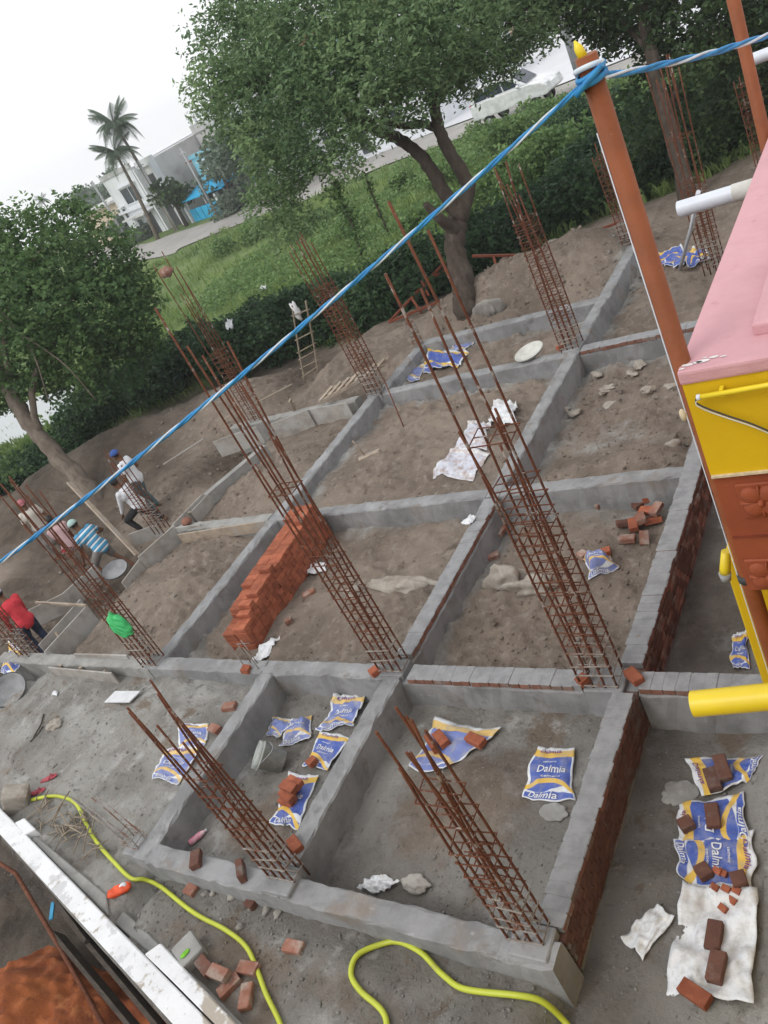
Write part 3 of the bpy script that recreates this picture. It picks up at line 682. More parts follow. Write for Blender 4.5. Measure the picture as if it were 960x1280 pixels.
def pole(name, label, x_, y_, z0, z1, r_=.038, tip=True):
    t = thing(name, label, 'pole', (x_, y_, z0), 0, None)
    mb = MB(); mb.tube([(0, 0, 0), (.004, 0, (z1-z0)*.5), (0, .003, z1-z0)], r_, 'orange_pole', 16); mb.build('shaft', t)
    if tip:
        mb = MB(); mb.tube([(-.012, .01, z1-z0-.01), (-.02, .012, z1-z0+.03), (-.025, .012, z1-z0+.055)], [.018, .016, .003], 'pvc_yellow', 8); mb.build('cap', t)
        mb = MB(); mb.tube([(-r_*.95, -.012, .3), (-r_*.98, -.014, 2.6), (-r_*1.0, -.012, z1-z0-.25)], .0025, 'pvc_white', 6); mb.build('edge_highlight', t)  # thin white strip imitating the highlight along the shaft's left edge
    return t
pt = FY(735, 68, 3.13); XP = XC*3.13/3.04+.032
pole('orange_pole', 'orange painted pole with yellow tip and blue rope knotted round its top', XP, 3.13, -.5, float(pt[2]))
p2 = FY(930, 60, 6.0)
pole('orange_pole', 'orange painted pole passing behind the blue rope without a knot', float(p2[0]), 6.0, -.5, 5.9, tip=False)
pole('orange_pole', 'orange painted pole standing on the pink slab', .15, 4.6, ZT+.04, 5.6, tip=False)
# dark clamp where pole meets the wall lower down
mb = MB(); P = FY(921, 717, 3.15); mb.tube([(XP, 3.13, float(P[2])-.02), (XP, 3.13, float(P[2])+.02)], .045, 'dark_metal', 14); tag(mb.build('pole_clamp'), 'dark metal clamp round the pole below the flower panels', 'clamp')
P = FY(906, 716, 3.22); t = thing('pipe_stub', 'short yellow pipe stub with grey end beside the yellow pillar', 'pipe', P)
mb = MB(); mb.tube([(.03, .02, .12), (.008, .005, .03), (0, 0, 0)], [.022, .026, .026], 'pvc_yellow', 12); mb.build('pipe', t)
mb = MB(); mb.tube([(0, 0, .0), (-.004, 0, -.045)], [.03, .024], 'grey_metal', 12); mb.build('end_cap', t)

# waste pipes projecting from the walls
t = thing('waste_pipe', 'bright yellow waste pipe sticking out in front of the yellow pillar', 'pipe')
A = FY(866, 880, 2.38); B_ = FY(960, 871, 2.42); dv = (B_-A); dv /= np.linalg.norm(dv); E_ = A+dv*1.0
def pipe_shell(t, A, B, r_, mat, nm='pipe', thick=.006):
    A = Vector(tuple(map(float, A))); B = Vector(tuple(map(float, B))); mb = MB(); d = (B-A).normalized()
    mb.tube([A, B], r_, mat, 24, caps=False); mb.tube([A, B], r_-thick, mat, 24, caps=False)
    a = d.orthogonal().normalized(); b_ = d.cross(a); n = 24
    vs = [A+(a*cos(2*pi*k/n)+b_*sin(2*pi*k/n))*q for q in (r_, r_-thick) for k in range(n)]
    mb.add(vs, [(k, (k+1) % n, n+(k+1) % n, n+k) for k in range(n)], mat); return mb.build(nm, t)
pipe_shell(t, A, E_, .055, 'pvc_yellow')
zp = 4.05; Yp = 6.05
A = FY(848, 262, Yp); w_ = XC+.05
t = thing('waste_pipe', 'white waste pipe with yellow base sticking out beyond the pink slab', 'pipe')
L_ = float(w_-A[0])
pipe_shell(t, A, (A[0]+L_*.52, Yp, A[2]), .056, 'pvc_white')
pipe_shell(t, (A[0]+L_*.50, Yp, A[2]), (A[0]+L_*.74, Yp, A[2]), .060, 'bowl_pale', 'collar')
pipe_shell(t, (A[0]+L_*.72, Yp, A[2]), (w_+.1, Yp, A[2]), .057, 'pvc_yellow', 'base_pipe')
A = FY(942, 74, 9.2)
t = thing('waste_pipe', 'white waste pipe half hidden behind the second orange pole', 'pipe'); pipe_shell(t, A, (XC+.1, 9.2, float(A[2])), .055, 'pvc_white')
# thin yellow conduit with wire on the yellow band
A = FY(871, 497, Y0-.03); B_ = FY(962, 481, Y0-.03); t = thing('wall_conduit', 'thin yellow conduit pipe clipped along the yellow band with a dangling wire', 'conduit')
B2 = A+(B_-A)*2.2
mb = MB(); mb.tube([A+(B2-A)*.02, B2], .011, 'pvc_yellow', 10); mb.build('pipe', t)
mb = MB(); mb.tube([A, A+(B2-A)*.025], .0125, 'pvc_white', 10); mb.build('end_cap', t)
for q in (.16, .62):
    mb = MB(); c = A+(B2-A)*q; mb.box((c[0], Y0-.015, c[2]), (.014, .032, .032), 'pvc_yellow'); mb.build('clip', t)
pts = [FY(a, b_, Y0-.022) for a, b_ in ((870, 499), (871, 504), (885, 511), (910, 520), (940, 530), (975, 545))]
mb = MB(); mb.tube(catmull(pts, 5), .0035, 'dark_metal', 6); mb.build('wire', t)
mb = MB(); mb.tube([p+np.array([0, -.006, -.007]) for p in catmull(pts, 5)], .003, 'bowl_pale', 6); mb.build('wire', t)

# blue rope, two twisted strands
kn = np.array([XP, 3.13-.02, float(pt[2])-.07])
dl = ray(0, 703); dl = dl/np.hypot(dl[0], dl[1]); Le = CP+dl*4.1
def rope(p0, p1, sag, ext=None):
    t = []
    n = 160
    P = [np.array(p0)+(np.array(p1)-np.array(p0))*k/n-np.array([0, 0, sag*4*(k/n)*(1-k/n)]) for k in range(n+1)]
    return P
rp = rope(kn, Le, .035)
Lx = Le+(Le-kn)*1.6; rp += rope(Le, Lx, 0)[1:]
dr = ray(960, 44); dr = dr/np.hypot(dr[0], dr[1]); Re = CP+dr*4.2
rq = rope(kn, Re, .015)+rope(Re, np.array([.15, 4.6, float(Re[2])-.02]), .0)[1:]
t = thing('blue_rope', 'blue and white twisted rope stretched from the orange pole across the site', 'rope')
def strands(pts, r_, twist, parent):
    for ph, mat in ((0, 'rope_blue'), (2*pi/3, 'rope_blue'), (4*pi/3, 'rope_white')):
        rr_ = r_*(.66 if mat == 'rope_blue' else .50)
        out_ = []; s = 0
        for i, p in enumerate(pts):
            tv = pts[min(i+1, len(pts)-1)]-pts[max(i-1, 0)]; tv = tv/np.linalg.norm(tv)
            a = np.cross(tv, [0, 0, 1.]); a /= np.linalg.norm(a); b_ = np.cross(a, tv)
            if i: s += np.linalg.norm(p-pts[i-1])
            an = ph+s*twist; out_.append(p+(a*cos(an)+b_*sin(an))*r_*.62)
        mb = MB(); mb.tube(out_, rr_, mat, 6); mb.build('strand', parent)
strands(rp, .0085, 20, t); strands(rq, .011, 14, t)
mb = MB(); c = kn
for k, (z, r_) in enumerate(((0, .047), (.016, .049), (-.016, .048), (.03, .047))):
    mb.tube([(XP+r_*cos(a), 3.13+r_*sin(a), c[2]+z+.012*sin(a+k)) for a in np.linspace(0, 2*pi, 20)], .010, 'rope_blue' if k < 3 else 'rope_white', 6)
mb.tube([(XP-.05, 3.07, c[2]-.03), (XP, 3.07, c[2]), (XP+.06, 3.08, c[2]+.03)], .011, 'rope_blue', 6)
mb.build('knot', t)
xx, yy = float(Lx[0]), float(Lx[1])
pole('rope_post', 'rusty orange post holding the far end of the blue rope', xx, yy, hz(xx, yy)-.2, float(Lx[2])+.1, tip=False)

# ------------------------------------------------------------------ white boundary wall and the pit behind it
bw = thing('boundary_wall', 'low white painted boundary wall with stained coping beside the pit', 'wall')
def slabpoly(pts, z1, z0, mat, name, parent, bev=.012):
    P = [G(a, b_, z1) for a, b_ in pts]; n = len(P)
    vs = [(p[0], p[1], z0) for p in P]+[(p[0], p[1], z1) for p in P]
    mb = MB(); mb.add(vs, [tuple(range(n)), tuple(range(2*n-1, n-1, -1))]+[(i, n+i, n+(i+1) % n, (i+1) % n) for i in range(n)], mat)
    me = mb.mesh(name); bm = bmesh.new(); bm.from_mesh(me); bmesh.ops.recalc_face_normals(bm, faces=bm.faces); bm.to_mesh(me); bm.free(); bevel(me, bev); return link(name, me, parent)
slabpoly([(-200, 845), (-200, 815), (0, 1010), (131, 1144), (300, 1316), (280, 1350), (215, 1279), (77, 1127), (0, 1043)], -.08, -2.1, 'white_paint', 'coping_wall', bw)
slabpoly([(34, 1036), (133, 1118), (135, 1144), (30, 1040)], -.17, -.8, 'concrete_dry', 'ledge', bw)
slabpoly([(133, 1118), (203, 1184), (190, 1194), (131, 1143)], -.26, -.8, 'concrete_dry', 'ledge', bw)
slabpoly([(18, 1028), (30, 1022), (44, 1036), (30, 1043)], -.075, -.8, 'white_paint', 'pier', bw)
slabpoly([(180, 1192), (200, 1178), (232, 1212), (300, 1285), (300, 1312), (215, 1226)], -.075, -.8, 'white_paint', 'pier', bw)
slabpoly([(202, 1184), (214, 1188), (312, 1290), (300, 1292)], -.2, -.8, 'concrete_dry', 'ledge', bw)
# pit contents
n = 130; xs = np.linspace(-10.6, -6.6, n); ys = np.linspace(-1.1, 1.75, n); XX, YY = np.meshgrid(xs, ys)
c1 = G(0, 1262, -1.0)
q = ((XX-c1[0])/1.55)**2+((YY-c1[1])/1.05)**2
ZZ = -1.95+1.25*np.exp(-q*1.1)+.26*vn(XX, YY, .5, 21)+.17*vn(XX, YY, .2, 22)+.10*vn(XX, YY, .09, 23)
ii = np.arange(n*n).reshape(n, n); Q = np.stack([ii[:-1, :-1].ravel(), ii[:-1, 1:].ravel(), ii[1:, 1:].ravel(), ii[1:, :-1].ravel()], 1)
keep = (ZZ.ravel()[Q].mean(1) > -1.93)
tag(link('soil_heap', np_mesh('soil_heap', np.stack([XX.ravel(), YY.ravel(), ZZ.ravel()], 1), Q[keep], ['red_soil'], True)), 'heap of bright orange-red earth in the pit', 'soil heap')
def pix_tube(name, label, cat, pts, r_, mat, group=None, n=10):
    mb = MB(); mb.tube([G(a, b_, z) for a, b_, z in pts], r_, mat, n); return tag(mb.build(name), label, cat, group)
pix_tube('steel_pipe', 'rusty steel pipe leaning in the pit beside the white wall', 'pipe', [(-30, 1060, -.55), (20, 1092, -.75), (75, 1185, -1.0), (145, 1310, -1.35)], .028, 'rust')
def board(name, label, p0, p1, w, th, mat, group=None, up=None, cat='board', parent=None):
    p0 = Vector(tuple(map(float, p0))); p1 = Vector(tuple(map(float, p1))); t = (p1-p0); L = t.length; t.normalize()
    u = Vector(up if up is not None else (0, 0, 1)); s = t.cross(u).normalized(); u = s.cross(t).normalized()
    R = Matrix((t, s, u)).transposed(); mb = MB(); mb.box((0, 0, 0), (L, th, w), mat); me = mb.mesh(name)
    o = link(name, me, parent); o.matrix_local = Matrix.Translation((p0+p1)/2) @ R.to_4x4(); bevel(me, .003)
    if parent is None: tag(o, label, cat, group)
    return o
UPH = (.25, -.95, .2)
pitb = [((62, 1118, -.9), (215, 1300, -1.0), .17, 'old dark plank with blue smear along the foot of the white wall'), ((72, 1168, -1.05), (190, 1310, -1.15), .20, 'thick weathered grey plank with notched end in the pit'), ((30, 1070, -.75), (110, 1178, -.85), .10, 'narrow dark timber leaning at the upper end of the pit')]
for a, b_, w_, lab in pitb: board('timber_plank', lab, G(*a), G(*b_), w_, .05, 'wood_dark', 'timbers lying in the pit', up=(.1, -.3, 1), cat='plank')
mb = MB(); P = G(67, 1140, -.86); mb.box((P[0], P[1], P[2]+.03), (.26, .05, .02), 'plastic_blue', RZ(-.8)); tag(mb.build('blue_scrap'), 'faded blue strip on the dark plank in the pit', 'scrap')

# ------------------------------------------------------------------ shuttering boards and timbers on the left
SB = 'shuttering boards along the half-built beams'
def shut(px0, py0, px1, py1, z1, h_, lab, th=.03, mat='wood_board', ext=0):
    a = G(px0, py0, z1); b_ = G(px1, py1, z1); a[2] -= h_/2; b_[2] -= h_/2
    return board('shutter_board', lab, a, b_, h_, th, mat, SB, cat='board')
shut(55, 815, 108, 757, .06, .40, 'long grey shutter board beside the bent worker in the red shirt')
shut(48, 806, 100, 749, .04, .34, 'grey shutter board on the outer side of the narrow beam trench')
shut(60, 834, 139, 841, .0, .34, 'stained shutter board along the front of the low left beam')
shut(92, 817, 158, 819, .05, .30, 'pale thin board edge along the back of the low left beam')
shut(152, 728, 176, 696, .04, .36, 'short grey shutter board at the corner beside the soil heap')
shut(172, 696, 217, 657, .10, .42, 'tilted grey shutter board panel at the head of the soil heap')
shut(217, 660, 250, 655, .05, .30, 'board closing the beam beside the red clay bowl')
shut(216, 655, 252, 618, .10, .42, 'stepped light grey shutter board beside the beam where workers stand')
shut(238, 640, 262, 615, .04, .40, 'second stepped shutter board lying against the sandy cell')
shut(256, 618, 330, 556, .05, .26, 'long pale shutter board along the sandy cell', mat='concrete_dry', th=.16)
shut(266, 552, 320, 533, .12, .42, 'weathered shutter board below the hedge')
shut(338, 530, 384, 512, .10, .44, 'wide light shutter board with a hollow beneath it')
shut(382, 512, 433, 503, .08, .40, 'wide light shutter board next to the leaning pallet')
shut(222, 668, 330, 651, .0, .22, 'narrow plank with reddish foot along the sandy left cell', mat='wood')
shut(30, 765, 78, 742, -.12, .40, 'dark shutter board of the outer trench behind the red-shirted worker')
shut(78, 742, 118, 706, -.05, .40, 'outer trench board behind the green bag cage')
shut(160, 668, 196, 655, -.2, .3, 'grey board under the feet of the striding worker')
for (a, b_, c_, d_, lab) in ((75, 831, 84, 848, 'short timber prop nailed to the stained front shutter'), (100, 834, 112, 852, 'second short timber prop on the stained front shutter'), (130, 838, 147, 858, 'third short timber prop near the end of the front shutter')):
    board('timber_prop', lab, G(a, b_, -.02), G(c_, d_, -.34), .06, .04, 'wood', 'props of the front shutter', cat='prop')
for (a, b_, c_, d_, z0, z1, lab) in ((70, 790, 84, 815, .02, -.35, 'prop against the long shutter beside the worker in red'), (108, 757, 118, 772, .05, -.3, 'prop at the upper end of the long shutter'), (180, 692, 192, 706, .05, -.3, 'prop against the tilted shutter panel'), (236, 640, 246, 652, .05, -.3, 'prop against the stepped shutter'), (300, 530, 303, 545, .15, -.3, 'prop behind the shutter board below the hedge')):
    board('timber_prop', lab, G(a, b_, z0), G(c_, d_, z1), .05, .04, 'wood', 'props of the side shutters', cat='prop')
board('spacer_batten', 'pale batten laid across the beam trench by the worker in red', G(45, 753, .03), G(108, 757, .07), .05, .04, 'wood', cat='batten')
board('long_plank', 'long pale plank leaning steeply behind the striped worker', G(86, 603, 1.15), G(172, 694, -.25), .12, .035, 'wood', up=(.4, -.9, .3), cat='plank')
board('long_plank', 'thin plank lying along the earth bank below the hedge', G(278, 525, .0), G(365, 480, .0), .08, .03, 'wood', up=(.3, -.9, .3), cat='plank')
board('long_plank', 'grey plank sloping on the rubble behind the white-shirted workers', G(205, 580, -.2), G(255, 548, .0), .10, .03, 'wood_board', up=(.3, -.9, .3), cat='plank')
board('long_plank', 'short loose plank standing in the soil beside the hedge shutter', G(362, 500, .28), G(369, 515, -.1), .10, .03, 'wood', up=(.3, -.9, .3), cat='plank')
# pallet-like rack leaning by the corner
t = thing('timber_rack', 'weathered wooden rack of slats leaning over the shutter at the corner', 'pallet')
A, B_, C_, D_ = [G(*q) for q in ((399, 503, .10), (475, 462, .22), (486, 449, .30), (412, 488, .14))]
board('rail', None, A, B_, .06, .07, 'wood', parent=t); board('rail', None, D_, C_, .06, .07, 'wood', parent=t); board('rail', None, (A+D_)/2, (B_+C_)/2, .06, .07, 'wood', parent=t)
for k in range(7):
    q = (k+.3)/6.8; a = A+(B_-A)*q; b_ = D_+(C_-D_)*q; board('slat', None, a+np.array([0, 0, .045])-(b_-a)*.1, b_+np.array([0, 0, .045])+(b_-a)*.1, .02, .09, 'wood', parent=t)
# ladder
t = thing('bamboo_ladder', 'makeshift pole ladder leaning on the hedge with a white rag', 'ladder')
r1 = [G(381, 477, -.35), G(374, 440, .35), G(365, 382, 1.45)]; r2 = [G(398, 470, -.35), G(392, 430, .4), G(382, 376, 1.5)]
for r_ in (r1, r2): mb = MB(); mb.tube(catmull(r_, 4), .022, 'twig', 8); mb.build('rail', t)
def along(P, q): P = catmull(P, 10); return P[int(q*(len(P)-1))]
for k in range(7):
    q = .14+.13*k; a = along(r1, q); b_ = along(r2, q+.01); d = (b_-a)*.16; mb = MB(); mb.tube([a-d, b_+d], .016, 'twig', 6); mb.build('rung', t)
P = G(370, 388, 1.3); mb = MB(); mb.ell(P, (.10, .07, .22), 'paper_white', fn=lambda p: p*(1+.3*sin(6*p.z+4*p.x))); mb.build('rag', t)
# red steel trusses by the tree
def truss(label, segs, dep):
    t = thing('steel_truss', label, 'truss')
    for (x0, y0, d0, x1, y1, d1) in segs:
        a = Vector(tuple(AT(x0, y0, dep+d0))); b_ = Vector(tuple(AT(x1, y1, dep+d1)))
        board('member', None, a, b_, .055, .055, 'red_angle', parent=t)
dz_ = depth_of(G(500, 405, -.3))
truss('red steel triangular truss leaning against the tree trunk', [(486, 403, 0, 563, 320, .4), (486, 403, 0, 556, 374, -.3), (514, 372, .1, 527, 392, -.1), (563, 335, .4, 530, 352, .2), (527, 352, .2, 536, 370, 0)], dz_)
truss('red steel truss lying on the rubble bank behind the tree', [(590, 320, .3, 702, 318, -.1), (603, 351, -.1, 722, 297, .1), (617, 321, .2, 624, 345, 0), (655, 320, 0, 660, 327, 0), (722, 297, .1, 792, 271, .2)], depth_of(G(640, 350, -.1)))
# round basins, bucket
def basin(name, label, P, r_, h_, mat, tilt=(0, 0, 0)):
    mb = MB(); mb.lathe([(.0, .0), (r_*.62, .0), (r_*.86, h_*.45), (r_, h_), (r_*1.04, h_), (r_*1.04, h_-.012), (r_*.98, h_-.014)], mat, n=28)
    mb.lathe([(0, .012), (r_*.6, .012), (r_*.83, h_*.45), (r_*.98, h_)], 'mortar' if mat == 'plastic_dark' else mat, n=28)
    return tag(mb.build(name, loc=P, rot=tilt), label, 'basin')
basin('mixing_basin', 'pale round basin sitting on the far cross beam', G(664, 444, -.02), .27, .10, 'bowl_pale', (.12, -.1, 0))
basin('mixing_basin', 'dark cement-caked basin on the ground near the blue sack', GT(15, 866, .03), .30, .13, 'plastic_dark', (.25, .45, 0))
basin('mixing_basin', 'dark basin lying behind the soil heap by the striped worker', G(146, 716, -.35), .26, .11, 'plastic_dark', (.1, .3, 0))
mb = MB(); P = G(232, 650, .1); mb.ell((P[0], P[1], .06), (.11, .10, .09), 'brick_old', fn=lambda p: Vector((p.x, p.y, max(p.z, -.5)))); tag(mb.build('clay_bowl'), 'upturned reddish clay bowl on the corner of the half-built beam', 'bowl')
t = thing('plastic_bucket', 'cement-splashed grey plastic bucket tipped over beside blue sacks', 'bucket', GT(338, 948, .14)); t.rotation_euler = Vector((-.62, -.30, .72)).to_track_quat('Z', 'Y').to_euler()
mb = MB(); prof = [(0, -.16), (.125, -.16), (.15, .10), (.158, .10), (.165, .14), (.165, .18), (.15, .18), (.142, .10), (.118, -.14), (0, -.14)]
mb.lathe(prof, 'bucket_grey', n=28); mb.build('shell', t)
mb = MB(); mb.lathe([(.152, .105), (.175, .11), (.175, .125), (.155, .13)], 'bucket_grey', n=28); mb.build('rim', t)
mb = MB(); mb.tube([(.17*cos(a), .17*sin(a), .12-.16*sin(a/1.0)**2*.6) for a in np.linspace(0, pi, 14)], .005, 'grey_metal', 6); mb.build('handle', t)
# white pipe standing in sacks, steel rod, float tool
mb = MB(); mb.tube([G(850, 337, -.35), G(864, 285, .72), G(873, 240, 1.68)], .035, 'pvc_white', 12); tag(mb.build('plastic_pipe'), 'white plastic pipe standing upright among blue sacks', 'pipe')
mb = MB(); mb.tube([G(479, 472, .5), G(506, 537, -.35)], .012, 'rust', 6); tag(mb.build('steel_rod'), 'thin dark rod stuck slanting in the sandy cell', 'rod')
t = thing('hand_float', 'wooden plaster float with upright stick on the sand', 'tool', GT(462, 570, .0))
mb = MB(); mb.box((0, 0, .02), (.42, .13, .025), 'wood', RZ(.5)); mb.build('blade', t)
mb = MB(); mb.tube([(-.1, 0, .03), (-.17, -.02, .38)], .015, 'wood', 8); mb.build('stick', t)
# ------------------------------------------------------------------ printed sacks
_txt = {}
def text_pts(body):
    if body in _txt: return _txt[body]
    cu_ = bpy.data.curves.new('txt', 'FONT'); cu_.body = body; cu_.size = 1.0; cu_.offset = .012; cu_.shear = .18; cu_.resolution_u = 3
    o = bpy.data.objects.new('txt', cu_); col.objects.link(o)
    dg = bpy.context.evaluated_depsgraph_get(); dg.update(); me = bpy.data.meshes.new_from_object(o.evaluated_get(dg))
    bm = bmesh.new(); bm.from_mesh(me); bmesh.ops.triangulate(bm, faces=bm.faces)
    bmesh.ops.subdivide_edges(bm, edges=[e for e in bm.edges if e.calc_length() > .18], cuts=2); bmesh.ops.triangulate(bm, faces=bm.faces); bm.to_mesh(me); bm.free()
    V = np.array([v.co[:2] for v in me.vertices]); F_ = [tuple(p.vertices) for p in me.polygons]
    bpy.data.objects.remove(o); bpy.data.meshes.remove(me)
    V -= V.min(0); V /= V[:, 0].max(); _txt[body] = (V, F_); return _txt[body]
SG = 'cement sacks strewn over the site'
def sack(label, corners, mat='sack_print', seed=0, z=None, amp=.028, puff=.02, text=True, lift=0.0, name='cement_sack', cat='sack', edge=.03, fold=0.0):
    C = [np.array(GT(a, b_) if z is None else G(a, b_, z)) for a, b_ in corners]
    def ev(u, v):
        P = (C[0][None]*((1-u)*(1-v))[:, None]+C[1][None]*(u*(1-v))[:, None]+C[2][None]*(u*v)[:, None]+C[3][None]*((1-u)*v)[:, None])
        e = np.minimum(np.minimum(u, 1-u), np.minimum(v, 1-v))
        a = ss(.25, 0, e); 
        P[:, 0] += a*edge*2*vn(u*3.2+seed*3.1, v*3.2, 1, seed)+a*.012*vn(u*9+seed*3.1, v*9, 1, seed+7); P[:, 1] += a*edge*2*vn(u*3.2, v*3.2+seed*1.7, 1, seed+1)+a*.012*vn(u*9, v*9+seed, 1, seed+8)
        base = np.maximum(hfun(P[:, 0], P[:, 1]), hsmooth(P[:, 0], P[:, 1])-.01) if z is None else np.full(len(u), z)
        cr_ = vn(u*9+seed, v*9, 2.4, seed+2)*1.1+vn(u*9, v*9+seed, 1.0, seed+3)*.8+(.5-abs(vn(u*9+v*6, v*9-u*3+seed, 1.6, seed+4))*2)*.55
        P[:, 2] = base+.014+lift+amp*np.clip(cr_+.35, -.2, 2)+puff*ss(0, .3, e)+fold*ss(.62, 1.0, v)**2
        return P
    nu, nv = 22, 28
    U_, V_ = np.meshgrid(np.linspace(0, 1, nu), np.linspace(0, 1, nv)); U_ = U_.ravel(); V_ = V_.ravel()
    T = ev(U_, V_); Bm = T.copy(); e = np.minimum(np.minimum(U_, 1-U_), np.minimum(V_, 1-V_)); Bm[:, 2] -= .006+(puff+.012)*ss(0, .2, e)
    ii = np.arange(nu*nv).reshape(nv, nu)
    Q = np.stack([ii[:-1, :-1].ravel(), ii[:-1, 1:].ravel(), ii[1:, 1:].ravel(), ii[1:, :-1].ravel()], 1)
    loop = list(ii[0, :])+list(ii[1:, -1])+list(ii[-1, -2::-1])+list(ii[-2:0:-1, 0]); k = nu*nv
    side = np.array([(loop[i], loop[i]+k, loop[(i+1) % len(loop)]+k, loop[(i+1) % len(loop)]) for i in range(len(loop))])
    org = C[0]*.25+C[1]*.25+C[2]*.25+C[3]*.25
    V = np.concatenate([T, Bm])-org; uv = np.concatenate([np.stack([U_, V_], 1)]*2)
    me = np_mesh(name, V, np.concatenate([Q, Q[:, ::-1]+k, side]), [mat], True, uv=uv)
    bm = bmesh.new(); bm.from_mesh(me); bmesh.ops.recalc_face_normals(bm, faces=bm.faces); bm.to_mesh(me); bm.free()
    o = link(name, me, loc=org); tag(o, label, cat, SG if cat == 'sack' else None)
    if text:
        TV, TF = text_pts('Dalmia')
        for (u0, u1, v0, hh, m_) in ((.20, .82, .46, .13, 'print_white'), (.12, .66, .03, .085, 'print_white'), (.15, .70, .865, .075, 'print_violet')):
            asp = TV[:, 1].max()
            uu = u0+(u1-u0)*TV[:, 0]; vv = v0+hh*TV[:, 1]/asp
            P = ev(uu, vv)-org; P[:, 2] += .009
            mb = MB(); mb.add(P, TF, m_); mb.build('lettering', o)
        for (u0, u1, v0, hh) in ((.3, .72, .38, .035), (.3, .6, .66, .035)):
            TV2, TF2 = text_pts('cement'); P = ev(u0+(u1-u0)*TV2[:, 0], v0+hh*TV2[:, 1]/TV2[:, 1].max())-org; P[:, 2] += .005
            mb = MB(); mb.add(P, TF2, 'print_white'); mb.build('lettering', o)
    return o
sack('blue cement sack under two leaning bricks, beside the grey clump', [(952, 943), (940, 972), (880, 1000), (859, 950)], seed=1, amp=.03)
sack('blue cement sack with one whole brick and one half brick on it', [(934, 1063), (932, 990), (846, 1008), (852, 1052)], seed=2, amp=.03)
sack('blue cement sack with small broken brick pieces on it', [(846, 1052), (852, 1102), (945, 1114), (946, 1042)], seed=3, amp=.02)
sack('big opened-out white sack with three whole bricks on it', [(832, 1240), (942, 1262), (953, 1118), (854, 1106)], 'sack_white', seed=4, text=False, amp=.085, puff=.015)
sack('torn white and yellow sack scrap beside the white sack', [(781, 1172), (806, 1204), (843, 1148), (822, 1132)], 'sack_white', seed=5, text=False, amp=.04, name='sack_scrap')
sack('clean blue sack lying flat and alone in the front cell', [(655, 1000), (717, 1000), (722, 938), (671, 938)], seed=6, amp=.018)
sack('white sack turned inside out under bricks with blue lower edge', [(513, 963), (556, 966), (628, 916), (545, 897)], 'sack_dusty', seed=7, text=False, amp=.04)
sack('blue sack under the small pile of red bricks', [(340, 1032), (376, 1038), (400, 970), (362, 967)], seed=8, amp=.02)
sack('blue sack with one round red brick piece against the beam', [(380, 958), (411, 966), (439, 924), (403, 914)], seed=9, amp=.02)
sack('crumpled blue sack in the corner of the small front cell', [(396, 918), (442, 912), (462, 876), (424, 874)], 'sack_dusty', seed=10, amp=.05, fold=.06)
sack('folded blue and white sack standing open beside the bucket', [(350, 940), (392, 922), (391, 896), (368, 900)], 'sack_dusty', seed=11, amp=.04, puff=.10)
sack('dusty pale sack behind the bucket', [(334, 920), (352, 926), (372, 904), (344, 897)], 'sack_dusty', seed=12, amp=.04, puff=.05, text=False)
sack('blue sack on grey dirt next to the loose brick on the yard', [(228, 940), (258, 932), (263, 906), (222, 908)], 'sack_dusty', seed=13, amp=.02)
sack('dusty blue and white sack lying behind the slanting rebar tips', [(196, 978), (226, 981), (252, 936), (205, 936)], 'sack_dusty', seed=14, amp=.04)
sack('blue sack draped over the low left beam beside a cage', [(0, 842), (17, 850), (32, 818), (18, 806)], seed=15, z=-.1, amp=.05, fold=.12)
sack('muddy white sack with red smears behind the tallest cage', [(542, 600), (590, 602), (614, 568), (570, 560)], 'sack_sandy', seed=16, text=False, amp=.03)
sack('crumpled blue sack between the muddy white ones', [(572, 562), (610, 566), (618, 534), (590, 526)], 'sack_sandy', seed=17, amp=.06, puff=.05, text=False)
sack('crumpled white sack clump near the middle beam', [(612, 532), (646, 532), (649, 508), (618, 504)], 'sack_white', seed=18, text=False, amp=.09, puff=.05)
sack('half-full cement sack sitting upright on the dirt by broken bricks', [(738, 726), (777, 714), (764, 697), (728, 701)], 'sack_dusty', seed=19, amp=.03, puff=.20)
sack('crumpled blue and yellow sack in the far walled cell', [(530, 467), (572, 462), (586, 440), (538, 438)], 'sack_print', seed=20, text=False, amp=.10, puff=.05)
sack('flattened blue sack at the corner of the far cell', [(500, 482), (524, 478), (533, 456), (508, 460)], 'sack_dusty', seed=21, text=False, amp=.05)
sack('pale torn sack on the far cell beam', [(560, 440), (580, 440), (595, 428), (575, 430)], 'sack_dusty', seed=22, text=False, amp=.06)
for i, (q, lab) in enumerate((([(824, 334), (856, 321), (851, 311), (823, 320)], 'dusty blue sack leftmost under the standing white pipe'), ([(833, 336), (872, 325), (870, 314), (832, 326)], 'blue sack beneath the foot of the standing pipe'), ([(842, 340), (876, 329), (868, 321), (840, 332)], 'yellow-edged sack at the foot of the standing pipe'), ([(862, 341), (888, 328), (880, 320), (858, 333)], 'small blue sack on the far side of the standing pipe'))):
    sack(lab, q, 'sack_print', seed=30+i, text=False, amp=.05, puff=.06, lift=.03*i)
sack('blue and yellow sack leaning against the yellow pillar', [(915, 837), (938, 838), (936, 790), (918, 796)], 'sack_print', seed=40, amp=.03)

